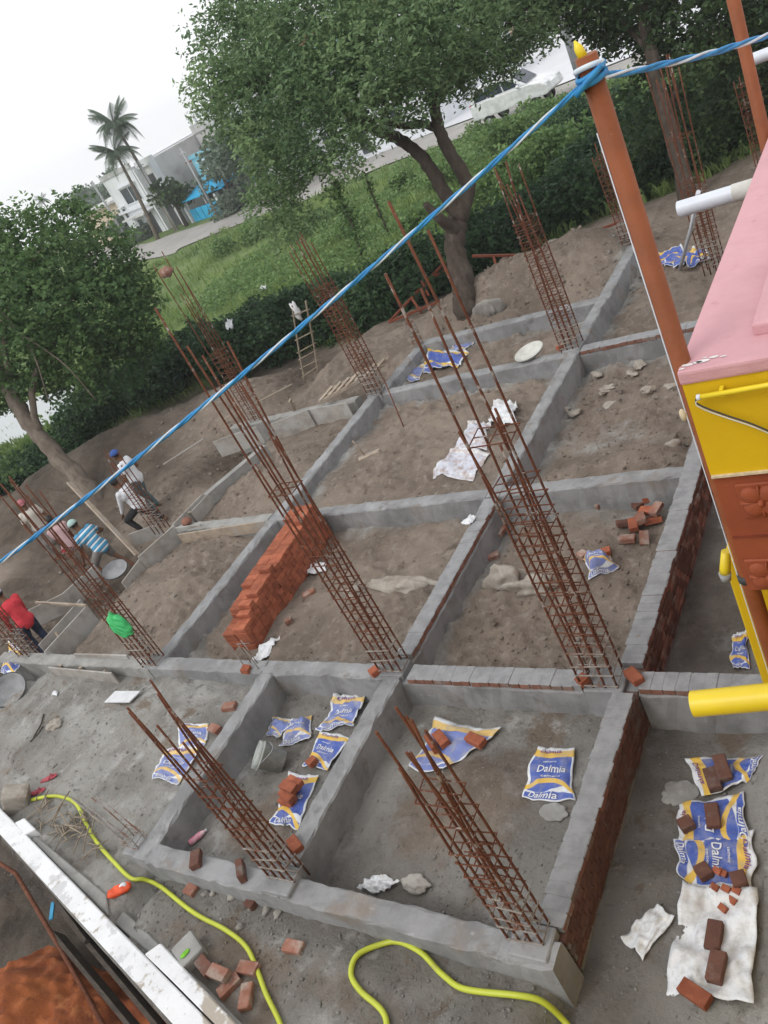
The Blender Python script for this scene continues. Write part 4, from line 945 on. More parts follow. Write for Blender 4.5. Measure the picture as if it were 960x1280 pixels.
# ------------------------------------------------------------------ loose bricks
LBG = 'loose bricks lying about the site'
_bc = [0]
def loose(label, x0, y0, x1, y1, kind='brick', dz=0.0, z=None, length=None, tilt=0.0, roll=0.0, group=None, scale=None):
    a = GT(x0, y0, dz) if z is None else G(x0, y0, z+dz); b_ = GT(x1, y1, dz) if z is None else G(x1, y1, z+dz)
    c = (a+b_)/2; an = math.atan2(b_[1]-a[1], b_[0]-a[0]); L = np.hypot(b_[0]-a[0], b_[1]-a[1])
    _bc[0] += 1; ms = {'brick': BR, 'old': BR_OLD, 'wet': BR_WET}[kind]
    k = min(1.0, max(.35, (length or L)/.228))
    if scale is None: scale = (k, 1, 1)
    zc = (hz(c[0], c[1]) if z is None else z)+dz+.034
    o = link('brick', ms[_bc[0] % len(ms)], None, (c[0], c[1], zc), (roll, tilt, an), scale); tag(o, label, 'brick', group); return o
loose('brick leaning on its neighbour on the uppermost right sack', 900, 950, 908, 976, 'wet', .10, length=.23, tilt=.25)
loose('brick lying flat on the uppermost right sack', 887, 963, 897, 992, 'wet', .045, length=.23)
loose('whole brick on the blue sack with printed ends', 890, 1006, 894, 1040, 'wet', .045, length=.23)
loose('half brick on the yellow corner of the blue sack', 852, 1037, 866, 1029, 'wet', .045, length=.12)
loose('half brick at the yellow stripe of the lower blue sack', 876, 1086, 886, 1101, 'wet', .04, length=.12)
loose('half brick at the far end of the lower blue sack', 922, 1095, 928, 1111, 'wet', .04, length=.12)
loose('upper whole brick on the opened white sack', 896, 1156, 892, 1191, 'wet', .045, length=.23)
loose('middle whole brick on the opened white sack', 902, 1195, 894, 1234, 'wet', .045, length=.23)
loose('bright whole brick at the lower edge of the opened white sack', 852, 1232, 888, 1257, 'brick', .045, length=.23)
for (a, b_) in ((898, 1092), (905, 1094), (909, 1114), (917, 1129), (905, 1138), (895, 1112), (922, 1116)):
    loose('small broken brick chip on the sacks', a-3, b_-2, a+3, b_+2, 'brick', .035, length=.07, roll=.4, group='brick chips on the right-hand sacks', scale=(.30, .45, .5))
loose('red brick on the inside-out sack, standing on edge', 534, 921, 549, 944, 'brick', .06, length=.23, roll=1.5)
loose('red brick beside the edge-standing brick on the inside-out sack', 545, 917, 562, 937, 'brick', .05, length=.23)
loose('single red brick near the tip of the inside-out sack', 586, 924, 606, 932, 'brick', .05, length=.23)
for (q, dz, lab) in (((350, 1000, 372, 1005), .05, 'bottom brick of the small pile on the blue sack'), ((352, 985, 376, 990), .05, 'rear bottom brick of the small pile on the blue sack'), ((352, 990, 370, 1003), .13, 'second layer brick of the small pile on the blue sack'), ((362, 978, 378, 985), .13, 'rear second layer brick of the small pile on the blue sack'), ((356, 984, 372, 990), .20, 'topmost brick of the small pile on the blue sack')):
    loose(lab, *q, 'brick', dz, length=.23)
loose('red brick piece on the sack against the beam', 388, 952, 395, 957, 'brick', .06, length=.10)
loose('broken red brick hanging over the front beam edge', 248, 1064, 246, 1090, 'wet', 0, z=-.01, length=.2)
loose('red brick standing on its end on the front beam', 302, 1078, 305, 1104, 'wet', .02, z=-.01, length=.22, roll=1.45)
loose('red brick lying beside the foot of the front rebar cage', 366, 1052, 376, 1066, 'brick', 0, z=-.02, length=.2)
loose('dusty brick half sunk in front of the front beam', 354, 1184, 386, 1190, 'old', -.02, length=.21)
loose('dark half brick in the rubble before the front beam', 312, 1128, 322, 1134, 'wet', .0, length=.12)
loose('pinkish worn brick beside the pebbles at the front beam', 234, 1112, 250, 1120, 'old', -.02, length=.15)
loose('upper red brick of the pair near the white pier', 262, 1213, 290, 1225, 'old', .10, length=.23)
loose('lower red brick of the pair near the white pier', 250, 1200, 268, 1222, 'wet', .02, length=.23)
loose('grey dusty brick behind the pair near the white pier', 280, 1244, 298, 1226, 'old', .0, length=.23)
loose('brick with stamped frog lying free near the white pier', 312, 1230, 308, 1266, 'old', .0, length=.23)
loose('dusty brick under the hose near the white pier', 300, 1212, 328, 1216, 'old', -.01, length=.22)
PB = 'broken bricks heaped beside the brick wall'
for (q, dz, k) in (((774, 676, 796, 676), .03, 'old'), ((808, 664, 804, 686), .02, 'old'), ((791, 650, 794, 667), .05, 'brick'), ((806, 662, 799, 641), .10, 'old'), ((801, 640, 817, 643), .09, 'brick'), ((804, 628, 826, 625), .08, 'brick'), ((820, 618, 834, 608), .05, 'old'), ((814, 647, 829, 632), .13, 'old'), ((778, 658, 788, 655), .02, 'wet'), ((796, 634, 806, 629), .04, 'wet'), ((822, 632, 832, 626), .02, 'wet'), ((812, 655, 822, 652), .03, 'brick')):
    loose('broken brick in the heap beside the brick wall', *q, k, dz, group=PB, length=.18+.05*random.random(), roll=random.gauss(0, .2), tilt=random.gauss(0, .15))
for (q, k, lab) in (((716, 633, 731, 622), 'brick', 'brightest brick of the trio by the cross beam'), ((735, 631, 749, 618), 'old', 'grey brick in the middle of the trio by the cross beam'), ((746, 636, 755, 625), 'old', 'dark brick at the end of the trio by the cross beam'), ((766, 619, 774, 613), 'old', 'grey broken brick alone against the cross beam'), ((684, 634, 706, 635), 'brick', 'thin red brick half buried behind the tallest cage'), ((718, 702, 740, 690), 'old', 'pinkish brick next to the half-full sack'), ((752, 694, 766, 691), 'brick', 'orange brick piece behind the half-full sack'), ((624, 676, 634, 667), 'old', 'broken brick by the middle beam foot'), ((609, 701, 623, 695), 'old', 'grey brick piece below the middle beam'), ((544, 641, 560, 635), 'brick', 'red brick of the group below the cross beam'), ((563, 632, 573, 640), 'old', 'tilted grey brick of the group below the cross beam'), ((575, 642, 582, 638), 'brick', 'small end brick of the group below the cross beam'), ((510, 640, 522, 636), 'old', 'grey brick left of the group below the cross beam'), ((526, 638, 534, 636), 'old', 'small grey brick bit below the cross beam'),
                    ((380, 748, 394, 738), 'old', 'dusty brick beside the middle of the brick stack'), ((358, 782, 368, 776), 'old', 'dusty half brick near the front of the brick stack'), ((465, 838, 474, 846), 'brick', 'red half brick at the cage foot on the cross beam'), ((312, 834, 306, 844), 'brick', 'red half brick on the beam before the brick stack'), ((697, 438, 704, 434), 'brick', 'small red brick at the foot of the far cage'), ((790, 845, 797, 852), 'brick', 'bright red brick at the corner of the brick wall'), ((726, 850, 734, 856), 'brick', 'red brick bit at the foot of the tallest cage'), ((168, 672, 176, 670), 'brick', 'red brick bit by the workers')):
    zz = 0.0 if ('beam' in lab and 'on the' in lab) or 'foot of' in lab or 'corner of' in lab else None
    if 'below' in lab or 'by the cross' in lab or 'against' in lab: zz = None
    loose(lab, *q, k, 0.0, z=zz, length=.11 if ('half' in lab or 'bit' in lab or 'small' in lab) else .2, roll=random.gauss(0, .1))
loose('grey brick lying on the short left beam', 280, 887, 297, 884, 'old', .0, z=-.01, length=.2)
loose('grey brown brick beside the short left beam', 263, 910, 277, 917, 'old', .0, length=.2)
P = GT(243, 1196); mb = MB(); mb.box((0, 0, .06), (.30, .24, .16), 'concrete_dry', RZ(-.4)); me = mb.mesh('concrete_block'); bevel(me, .02, 2); ob = link('concrete_block', me, loc=P); tag(ob, 'pale concrete block with a green leaf on it near the white pier', 'block')
P = G(231, 1192, hz(P[0], P[1])+.15); mb = MB(); mb.ell(P, (.055, .03, .012), 'leaf_bright', R=RZ(1.2)); tag(mb.build('green_leaf'), 'bright green leaf scrap on the concrete block', 'leaf')

# ------------------------------------------------------------------ the long brick stack
P0 = GT(307, 812); P1 = GT(399, 676); dv = (P1-P0)[:2]; Ls = 2.62; an = math.atan2(dv[1], dv[0])
st = thing('brick_stack', 'long stack of new red bricks, two deep, stepped at the front', 'brick stack', (P0[0], P0[1], min(P0[2], P1[2])-.02), an)
pitch = .1125; hcn = .0765; ncol = int(Ls/pitch); core = MB()
def topn(i, side):
    t_ = i/ncol
    base = 8 if t_ > .1 else 7
    if side > 0: base -= 1 if t_ < .3 else 0
    if t_ > .86: base += 1
    if i < 2: base -= 1
    return base+(1 if random.random() < .05 else 0)-(1 if random.random() < .05 else 0)
cnt = 0
for i in range(ncol):
    for side in (-1, 1):
        nt_ = topn(i, side)
        for k in range(nt_):
            vis = (side < 0) or k >= nt_-2 or i < 1 or i >= ncol-1
            pos = (.05+i*pitch+random.gauss(0, .004), side*.118+random.gauss(0, .006), .037+k*hcn)
            rot = (random.gauss(0, .01), random.gauss(0, .01), pi/2+random.gauss(0, .03))
            if vis and cnt < 296: link('brick', BR[(i+k) % 3], st, pos, rot); cnt += 1
            else: core.box(pos, (.108, .226, .072), 'brick', RZ(random.gauss(0, .02)))
ob = core.build('inner_bricks', st); ob['kind'] = 'stuff'
for (px_, py_, lab) in ((385, 712, 'torn white paper scrap beside the middle of the brick stack'),):
    sack(lab, [(px_-2, py_+8), (px_+24, py_+4), (px_+24, py_-6), (px_+4, py_-4)], 'sack_white', seed=50, text=False, amp=.03, name='paper_scrap', cat='scrap')
sack('white sheet crumpled under the front of the brick stack', [(318, 832), (342, 812), (350, 798), (330, 808)], 'sack_white', seed=51, text=False, amp=.04, name='plastic_sheet', cat='sheet')
sack('white crumpled paper bag lying at the front beam', [(452, 1110), (470, 1122), (502, 1106), (478, 1094)], 'sack_white', seed=52, text=False, amp=.06, puff=.03, name='paper_bag', cat='bag')
sack('small white scrap on the middle brick course', [(577, 655), (586, 658), (596, 648), (588, 644)], 'sack_white', seed=53, z=.0, text=False, amp=.02, name='paper_scrap', cat='scrap', edge=.02)
# green bag tied to a cage
P = AT(149, 781, depth_of((-10.42, 5.2, .3))-.42); mb = MB()
R = Matrix.Rotation(.1, 3, 'X')
mb.ell((P[0], P[1], P[2]), (.19, .07, .22), 'plastic_green', 36, 26, fn=lambda p: Vector((p.x*(1+.25*(-p.z))*(1+.10*sin(9*p.z+5*p.x)), p.y*(1+.45*sin(9*p.x+13*p.z)), p.z*(1+.12*sin(8*p.x+2)))))
tag(mb.build('green_bag'), 'bright green plastic bag wrapped round a rebar cage', 'bag')
# white tile, orange packet, bottles, slippers, small scraps
pts = [G(a, b_, -.2) for a, b_ in ((133, 881), (164, 881), (178, 867), (147, 867))]; zt = max(hz(p[0], p[1]) for p in pts)+.02
mb = MB(); v4 = [(p[0], p[1], zt) for p in pts]; mb.add(v4+[(a, b_, c_+.018) for a, b_, c_ in v4], [(3, 2, 1, 0), (4, 5, 6, 7), (0, 1, 5, 4), (1, 2, 6, 5), (2, 3, 7, 6), (3, 0, 4, 7)], 'marble_tile'); tag(mb.build('marble_tile'), 'white marble tile lying on the grey dirt yard', 'tile')
t = thing('orange_packet', 'crumpled bright orange packet with silver end beside the hose', 'packet', GT(149, 1113, .035), radians(35))
mb = MB(); mb.ell((0, 0, 0), (.15, .065, .04), 'packet_orange', 14, 10, fn=lambda p: Vector((np.sign(p.x)*abs(p.x)**.6, np.sign(p.y)*abs(p.y)**.7, p.z*(1+.4*sin(9*p.x+4*p.y))))); mb.build('wrapper', t)
mb = MB(); mb.ell((.06, .01, .022), (.05, .045, .03), 'packet_silver', 10, 8); mb.build('label', t)
def bottle(label, x0, y0, x1, y1, mat):
    a = GT(x0, y0, .035); b_ = GT(x1, y1, .035); d = Vector(tuple(b_-a)); L = d.length; R = d.to_track_quat('Z', 'Y').to_matrix()
    t = thing('plastic_bottle', label, 'bottle', a); t.rotation_euler = R.to_euler()
    r_ = .036; mb = MB(); mb.lathe([(0, 0), (r_*.85, 0), (r_, .012), (r_, L*.3), (r_*.93, L*.34), (r_, L*.4), (r_, L*.66), (r_*.5, L*.86), (.013, L*.9), (.013, L*.97), (0, L*.97)], mat, n=16); mb.build('body', t)
    mb = MB(); mb.lathe([(0, L*.94), (.016, L*.94), (.016, L), (0, L)], 'pvc_white', n=12); mb.build('cap', t)
bottle('clear crushed plastic bottle on the dug soil in the front cell', 226, 1040, 247, 1026, 'bottle_clear')
bottle('pink labelled plastic bottle on the dug soil in the front cell', 237, 1054, 258, 1037, 'bottle_pink')
def slipper(label, x0, y0, x1, y1):
    a = GT(x0, y0); b_ = GT(x1, y1); t = thing('slipper', label, 'slipper', (a+b_)/2+np.array([0, 0, .02]), math.atan2(b_[1]-a[1], b_[0]-a[0]))
    mb = MB(); mb.ell((0, 0, 0), (.14, .05, .014), 'slipper', 16, 8, fn=lambda p: Vector((p.x, p.y*(1+.2*p.x), p.z))); mb.build('sole', t)
    mb = MB(); mb.tube([(.02, -.045, .01), (.05, -.02, .045), (.09, 0, .015), (.05, .02, .045), (.02, .045, .01)], .007, 'slipper', 6); mb.build('strap', t)
slipper('pinkish red slipper lying on the grey yard', 52, 978, 72, 970)
slipper('reddish slipper under the hose end', 42, 993, 53, 989)
sack('light blue scrap on the yard dirt', [(66, 870), (72, 872), (74, 866), (68, 865)], 'sack_white', seed=54, text=False, name='plastic_scrap', cat='scrap', amp=.02, edge=.01)
# concrete-and-timber lump and twigs at the white wall, wire, twig bundle
t = thing('broken_post', 'broken pale concrete post lump beside the twig bundle', 'post', GT(28, 1006), .4)
mb = MB(); mb.box((0, 0, .12), (.34, .26, .34), 'stone_pale', Euler((.1, .5, .3)).to_matrix()); me = mb.mesh('block'); bevel(me, .04, 2); link('block', me, t)
tb = thing('twig_bundle', 'heap of dry sticks beside the hose end', 'sticks')
for i in range(46):
    px_, py_ = random.uniform(45, 125), 0; py_ = 1008+(px_-45)*.35+random.uniform(-14, 26)
    P = GT(px_, py_, random.uniform(.02, .10)); a = random.gauss(-.3, .7); L = random.uniform(.15, .5); d = np.array([cos(a), sin(a), random.gauss(0, .12)])*L/2
    mb = MB(); mb.tube([P-d, P+d*.1+np.array([0, 0, .02]), P+d], [.010, .009, .006], 'twig', 5); mb.build('stick', tb)
for (p, q, lab) in (((55, 893, .02), (42, 922, .02), 'bent thin dark stick near the pale stone'), ((54, 908, .02), (38, 928, .02), 'short straight dark stick below the bent one')):
    mb = MB(); a = GT(*p); b_ = GT(*q); mb.tube([a, (a+b_)/2+np.array([.05, .02, .01]), b_], .012, 'wood_dark', 6); tag(mb.build('stick'), lab, 'stick')
# hose
hp1 = [(40, 1000), (60, 996), (78, 997), (96, 1006), (108, 1030), (122, 1054), (143, 1078), (166, 1099), (200, 1111), (238, 1138), (283, 1163), (308, 1184), (322, 1214), (334, 1245), (352, 1284), (365, 1330)]
hp2 = [(482, 1335), (484, 1290), (478, 1264), (450, 1238), (439, 1216), (452, 1191), (490, 1178), (524, 1189), (552, 1217), (582, 1237), (640, 1244), (682, 1256), (712, 1284), (735, 1320)]
for pts, lab, r_ in ((hp1, 'yellow-green hose snaking from the twig heap past the orange packet', .023), (hp2, 'yellow-green hose looping before the front beam', .025)):
    P = [GT(a, b_, r_) for a, b_ in pts]; P = catmull(P, 10); Z = np.array([max(hz(p[0]+a_, p[1]+b2_) for a_ in (-.03, 0, .03) for b2_ in (-.03, 0, .03))+r_*.9 for p in P]); Z = np.convolve(np.pad(Z, 3, 'edge'), np.ones(7)/7, 'valid')
    mb = MB(); mb.tube([(p[0], p[1], max(z, hz(p[0], p[1])+r_*.8)) for p, z in zip(P, Z)], r_, 'hose', 12); tag(mb.build('garden_hose'), lab, 'hose')

# ------------------------------------------------------------------ stones, rubble
def rock(name, label, c, r_, mat, seed, group=None, cat='stone', flat=1.0, rz=0):
    kk = .16 if r_[0]/r_[2] < 3 else .07
    r = np.random.default_rng(seed); bm = bmesh.new(); bmesh.ops.create_icosphere(bm, subdivisions=4 if (r_[0] > .12) else 2, radius=1)
    ph = r.normal(0, 1.6, (3, 3)); 
    for v in bm.verts:
        p = np.array(v.co); k = 1+kk*sum(sin(ph[j] @ p*2+j) for j in range(3))+(r.normal(0, .04) if r_[0] <= .12 else .10*sin(p[0]*7+seed)*sin(p[1]*8+seed)+.05*sin(p[0]*17+p[2]*9+seed)*sin(p[1]*15+seed)); v.co = Vector((p[0]*r_[0]*k, p[1]*r_[1]*k, p[2]*r_[2]*k))
    me = bpy.data.meshes.new(name); bm.to_mesh(me); bm.free(); me.materials.append(MATS[mat]); me.polygons.foreach_set('use_smooth', np.ones(len(me.polygons), bool))
    return tag(link(name, me, None, c, (0, 0, rz)), label, cat, group)
def pstone(px_, py_, r_, mat, lab, seed, name='stone', rz=0, dz=.3, cat='stone', group=None):
    P = GT(px_, py_); rock(name, lab, (P[0], P[1], P[2]+r_[2]*dz), r_, mat, seed, group, cat, rz=rz)
pstone(634, 728, (.30, .17, .17), 'stone_pale', 'big pale boulder-like lump beside the middle beam', 61, 'rubble_lump', rz=-.1, cat='rubble')
pstone(668, 738, (.30, .15, .14), 'stone_pale', 'second pale lump continuing toward the tallest cage', 62, 'rubble_lump', rz=.1, cat='rubble')
pstone(500, 733, (.58, .17, .13), 'stone_pale', 'long pale mortar ridge in the brick stack cell', 63, 'rubble_lump', rz=-.03, cat='rubble', dz=.0)
pstone(443, 742, (.16, .10, .08), 'stone_pale', 'pale mortar lump behind the tall cage', 64, 'rubble_lump', rz=.3, cat='rubble')
pstone(68, 907, (.14, .10, .06), 'stone_pale', 'flat pale stone beside thin dark sticks', 65)
pstone(199, 1101, (.11, .08, .04), 'stone', 'round grey stone touching the hose', 66)
pstone(522, 1106, (.16, .09, .05), 'stone', 'grey stone beside the white paper bag', 67)
pstone(620, 352, (.28, .2, .2), 'stone', 'grey boulder on the bank below the truss', 68)
pstone(655, 340, (.30, .22, .18), 'stone_pale', 'pale boulder on the bank beside the far cage', 69)
pstone(696, 312, (.22, .16, .2), 'stone_pale', 'pale upright stone at the plot edge', 70)
pstone(612, 390, (.30, .14, .22), 'stone', 'earth-coloured block below the tree', 71)
pstone(850, 992, (.16, .14, .022), 'concrete_dry', 'grey mortar patch beside the uppermost right sack', 72, dz=.1, cat='mortar patch', name='mortar_patch')
pstone(690, 1015, (.14, .10, .02), 'concrete_dry', 'dried grey mortar beside the clean sack', 74, dz=.1, cat='mortar patch', name='mortar_patch')
for i, (a, b_, s_) in enumerate(((556, 518+300, .0), )): pass
SG2 = 'pale stones scattered in the right-hand back cell'
for i, (a, b_) in enumerate(((718, 517), (706, 512), (810, 488), (838, 485), (760, 487), (762, 508), (842, 556), (800, 458), (790, 468), (745, 470))):
    pstone(a, b_, (.10+.05*random.random(), .06+.03*random.random(), .05), 'stone_pale', 'pale stone scattered in the back cell', 80+i, group=SG2, rz=random.random()*3)
SG3 = 'stones along the front beam'
for i, (a, b_) in enumerate(((258, 1118), (290, 1122), (296, 1118), (268, 1116), (334, 1138), (348, 1142), (300, 1160), (240, 1104))):
    pstone(a, b_, (.05+.03*random.random(), .035, .03), 'stone', 'small stone beside the foot of the front beam', 100+i, group=SG3, rz=random.random()*3)
# uncountable pebbles and clods
Vs = []; Fs = []; 
def tetra_bits(n, fx, smin, smax):
    global Vs, Fs
    for _ in range(n):
        x_, y_ = fx(); 
        s = random.uniform(smin, smax)*(1 if random.random() < .85 else 1.8); z_ = hz(x_, y_)
        R = Euler((random.random()*6, random.random()*6, random.random()*6)).to_matrix(); o = len(Vs)
        for q in ((1, 0, 0), (-1, 0, 0), (0, .8, 0), (0, -.8, 0), (0, 0, .7), (0, 0, -.7)):
            v = R @ Vector(q)*s; Vs.append((x_+v.x, y_+v.y, z_+v.z*.8+s*.2))
        for f_ in ((0, 2, 4), (2, 1, 4), (1, 3, 4), (3, 0, 4), (2, 0, 5), (1, 2, 5), (3, 1, 5), (0, 3, 5)): Fs.append([o+k for k in f_])
def region(x0, x1, y0, y1):
    return lambda: (random.uniform(x0, x1), random.uniform(y0, y1))
for (n_, reg, a_, b_) in ((520, (-8, -3, 1.75, 2.45), .006, .02), (600, (-13, -8.2, 2.4, 5.0), .006, .018), (420, (-5.6, -3.4, 5.6, 8.4), .008, .025), (420, (-5.6, -3.2, 9, 12.3), .008, .028), (300, (-9.8, -6.2, 5.6, 8.3), .007, .02),
                        (350, (-2.9, -1.4, 2.6, 5), .006, .018), (300, (-5.6, -3.4, 2.9, 5.0), .006, .018), (500, (-12.9, -10.5, 5.6, 12.2), .01, .03), (600, (-10, -5.5, 15, 18.5), .015, .05), (400, (-18, -13.5, 6, 15), .015, .05), (300, (-9.8, -6.2, 9, 12.3), .008, .022), (250, (-7.6, -6.2, 2.9, 5.0), .006, .02)):
    tetra_bits(n_, region(*reg), a_, b_)
ob = link('rubble', np_mesh('rubble', np.array(Vs), np.array(Fs), ['soil'], attrs={'cement': np.where(np.array(Vs)[:, 1] < 5.2, .95, .35), 'grass': np.zeros(len(Vs)), 'damp_shade': np.zeros(len(Vs))})); tag(ob, 'small pebbles and clods strewn over the dirt', 'rubble', kind='stuff')
# ------------------------------------------------------------------ people
def capsule(mb, a, b_, ra, rb, n=10):
    a = Vector(a); b_ = Vector(b_); d = b_-a; L = d.length
    if L < 1e-6: return
    d.normalize(); pts = []; rr = []
    for k in (0, .3, .6, .85): pts.append(a-d*ra*(1-k)*.98); rr.append(ra*math.sqrt(max(.001, 1-(1-k)**2)))
    pts += [a, a+d*L*.5, b_]; rr += [ra, (ra+rb)/2*1.02, rb]
    for k in (.15, .4, .7, .98): pts.append(b_+d*rb*k); rr.append(rb*math.sqrt(max(.001, 1-k*k)))
    mb.tube(pts, rr, 'skin', n)
def remesh(mb, voxel, mat, name, smooth=4):
    me = mb.mesh('tmp'); o = link('tmp', me); 
    r = o.modifiers.new('r', 'REMESH'); r.mode = 'VOXEL'; r.voxel_size = voxel
    s = o.modifiers.new('s', 'SMOOTH'); s.iterations = smooth; s.factor = .5
    dg = bpy.context.evaluated_depsgraph_get(); dg.update(); m2 = bpy.data.meshes.new_from_object(o.evaluated_get(dg)); m2.name = name
    bpy.data.objects.remove(o); bpy.data.meshes.remove(me)
    m2.materials.clear(); m2.materials.append(MATS[mat])
    m2.polygons.foreach_set('use_smooth', np.ones(len(m2.polygons), bool)); m2.update(); return m2
def person(label, anchor, joint_h, facing, bend=0.0, hip=.90, wrists=None, feet=None, shirt='shirt_white', trousers='cloth_black', cap=None, head_turn=0.0, shorts=False, twist=0.0, ground=None, long_sleeve=False, wrap=False):
    px_, py_ = anchor; z = -.6
    for _ in range(8):
        P = G(px_, py_, z+joint_h); z = hz(P[0], P[1]) if ground is None else ground
    # where the anchored joint sits in front of the feet
    def up(v): return Vector((v[0]*cos(bend)+v[2]*sin(bend), v[1], -v[0]*sin(bend)+v[2]*cos(bend)))
    pel = Vector((0, 0, hip)); J = {}
    J['chest'] = pel+up((0, 0, .34)); J['neck'] = pel+up((0, 0, .50)); J['head'] = J['neck']+up((.02, 0, .10))*.7+Vector((.02, 0, .05))
    for s, nm in ((1, 'L'), (-1, 'R')):
        J['sh'+nm] = pel+up((0, s*.165, .43)); J['hip'+nm] = pel+Vector((0, s*.085, -.02))
        w = wrists[nm] if wrists else (.14, s*.24, hip-.06); J['wr'+nm] = Vector(w)
        mid = (J['sh'+nm]+J['wr'+nm])/2; d = (J['wr'+nm]-J['sh'+nm]); slack = math.sqrt(max(.0, .27**2-(d.length/2)**2)) if d.length < .54 else 0
        J['el'+nm] = mid+Vector((-.5, s*.5, -.3)).normalized()*slack
        f = feet[nm] if feet else (0, s*.10, 0); J['an'+nm] = Vector((f[0], f[1], .07+f[2])); J['toe'+nm] = J['an'+nm]+Vector((.15, s*.03, -.045))
        mid = (J['hip'+nm]+J['an'+nm])/2; d = (J['an'+nm]-J['hip'+nm]); slack = math.sqrt(max(.0, .42**2-(d.length/2)**2)); J['kn'+nm] = mid+Vector((1, s*.15, .15)).normalized()*slack
    t = thing('person', label, 'person', (P[0], P[1], z), facing, 'workers at the half-built beams')
    if joint_h > hip+.2:      # anchored by the head: shift so that the head lands on its pixel
        off = RZ(facing) @ Vector((J['head'].x, J['head'].y, 0)); t.location = (P[0]-off.x, P[1]-off.y, z)
    body = MB()
    capsule(body, pel+Vector((0, .06, -.02)), pel+Vector((0, -.06, -.02)), .115, .115); capsule(body, pel, J['chest'], .12, .135)
    capsule(body, J['chest']+up((0, .07, .0)), J['chest']+up((0, -.07, .0)), .115, .115); capsule(body, J['chest'], J['neck'], .11, .055); capsule(body, J['neck'], J['head'], .05, .05)
    HR = Euler((0, bend*.5, head_turn)).to_matrix(); hc = J['head']+Vector((.01, 0, .03))
    body.ell(hc, (.092, .075, .112), 'skin', 16, 12, HR, fn=lambda p: Vector((p.x*(1 if p.z > -.2 else .9), p.y*(1-.18*max(0, -p.z)), p.z)))
    body.ell(hc+HR @ Vector((.092, 0, -.012)), (.022, .014, .022), 'skin', 8, 6, HR)        # nose
    body.ell(hc+HR @ Vector((.062, 0, -.085)), (.03, .03, .022), 'skin', 8, 6, HR)         # chin
    for s in (1, -1): body.ell(hc+HR @ Vector((0, s*.076, -.01)), (.022, .012, .03), 'skin', 8, 6, HR)
    for s, nm in ((1, 'L'), (-1, 'R')):
        capsule(body, J['sh'+nm], J['el'+nm], .052, .040); capsule(body, J['el'+nm], J['wr'+nm], .040, .027)
        d = (J['wr'+nm]-J['el'+nm]).normalized(); side = d.cross(Vector((1, 0, .2))).normalized(); hnd = J['wr'+nm]+d*.05
        capsule(body, J['wr'+nm], hnd+d*.02, .026, .034)
        for k in range(4):
            a = hnd+d*.04+side*(k-1.5)*.019; L = (.062, .074, .070, .055)[k]
            capsule(body, a, a+d*L*.5+Vector((.012, 0, 0)), .0105, .0095, 6); capsule(body, a+d*L*.5+Vector((.012, 0, 0)), a+d*L*.85+Vector((.036, 0, 0)), .0095, .008, 6)
        a = hnd-d*.02+side*.034*(-s); capsule(body, a, a+d*.03+side*.03*(-s), .012, .010, 6)
        capsule(body, J['hip'+nm], J['kn'+nm], .085, .055); capsule(body, J['kn'+nm], J['an'+nm], .055, .036)
        capsule(body, J['an'+nm]+Vector((-.05, 0, -.035)), J['toe'+nm], .036, .030)
    bo = link('body', remesh(body, .0125, 'skin', 'body', 2), t)
    sh = MB(); e = .016
    capsule(sh, pel+up((0, .05, .0)), pel+up((0, -.05, .0)), .125+e, .125+e); capsule(sh, pel+up((0, 0, -.04)), J['chest'], .128+e, .138+e)
    capsule(sh, J['chest']+up((0, .085, .01)), J['chest']+up((0, -.085, .01)), .118+e, .118+e); capsule(sh, J['chest'], J['chest']+up((0, 0, .09)), .12+e, .09)
    for nm in 'LR':
        k = .95 if long_sleeve else .55
        el = J['el'+nm]; capsule(sh, J['sh'+nm], J['sh'+nm]+(el-J['sh'+nm])*min(1, k+.0), .062+e, .060)
        if long_sleeve: capsule(sh, el, el+(J['wr'+nm]-el)*.8, .056, .042)
    ms = remesh(sh, .016, shirt, 'shirt', 3)
    uvl = ms.uv_layers.new(name='UVMap'); ax = up((0, 0, 1)); 
    for lp in ms.loops:
        v = ms.vertices[lp.vertex_index].co; uvl.data[lp.index].uv = ((v-pel).dot(ax)*.9+.5, v.y)
    link('shirt', ms, t)
    tr = MB(); capsule(tr, pel+Vector((0, .06, -.03)), pel+Vector((0, -.06, -.03)), .128, .128); capsule(tr, pel+Vector((0, 0, -.02)), pel+up((0, 0, .08)), .128, .125)
    for nm in 'LR':
        capsule(tr, J['hip'+nm], J['kn'+nm], .104, .078)
        if not shorts: capsule(tr, J['kn'+nm], J['kn'+nm]+(J['an'+nm]-J['kn'+nm])*.93, .076, .058)
    if wrap: capsule(tr, pel, (J['knL']+J['knR'])/2, .14, .15)
    link('trousers', remesh(tr, .016, trousers, 'trousers', 3), t)
    hm = MB(); hm.ell(hc+HR @ Vector((-.012, 0, .022)), (.096, .084, .105), 'hair', 16, 12, HR, fn=lambda p: Vector((p.x if p.x < .55 else .55, p.y, p.z if p.z > -.45 else -.45))); hm.build('hair', t)
    if cap:
        cm = MB(); cm.ell(hc+HR @ Vector((-.004, 0, .045)), (.108, .096, .095), cap, 16, 10, HR, fn=lambda p: Vector((p.x, p.y, max(p.z, -.15)))); cm.ell(hc+HR @ Vector((.09, 0, .035)), (.06, .07, .012), cap, 12, 6, HR); cm.build('head_cloth', t)
    return t
person('worker in white shirt and dark teal lungi standing with a blue cloth on the head', (145, 569), 1.50, radians(200), .08, .88, shirt='shirt_white', trousers='cloth_teal', cap='cap_blue', wrap=True, wrists={'L': (.22, .22, .95), 'R': (.18, -.24, .9)})
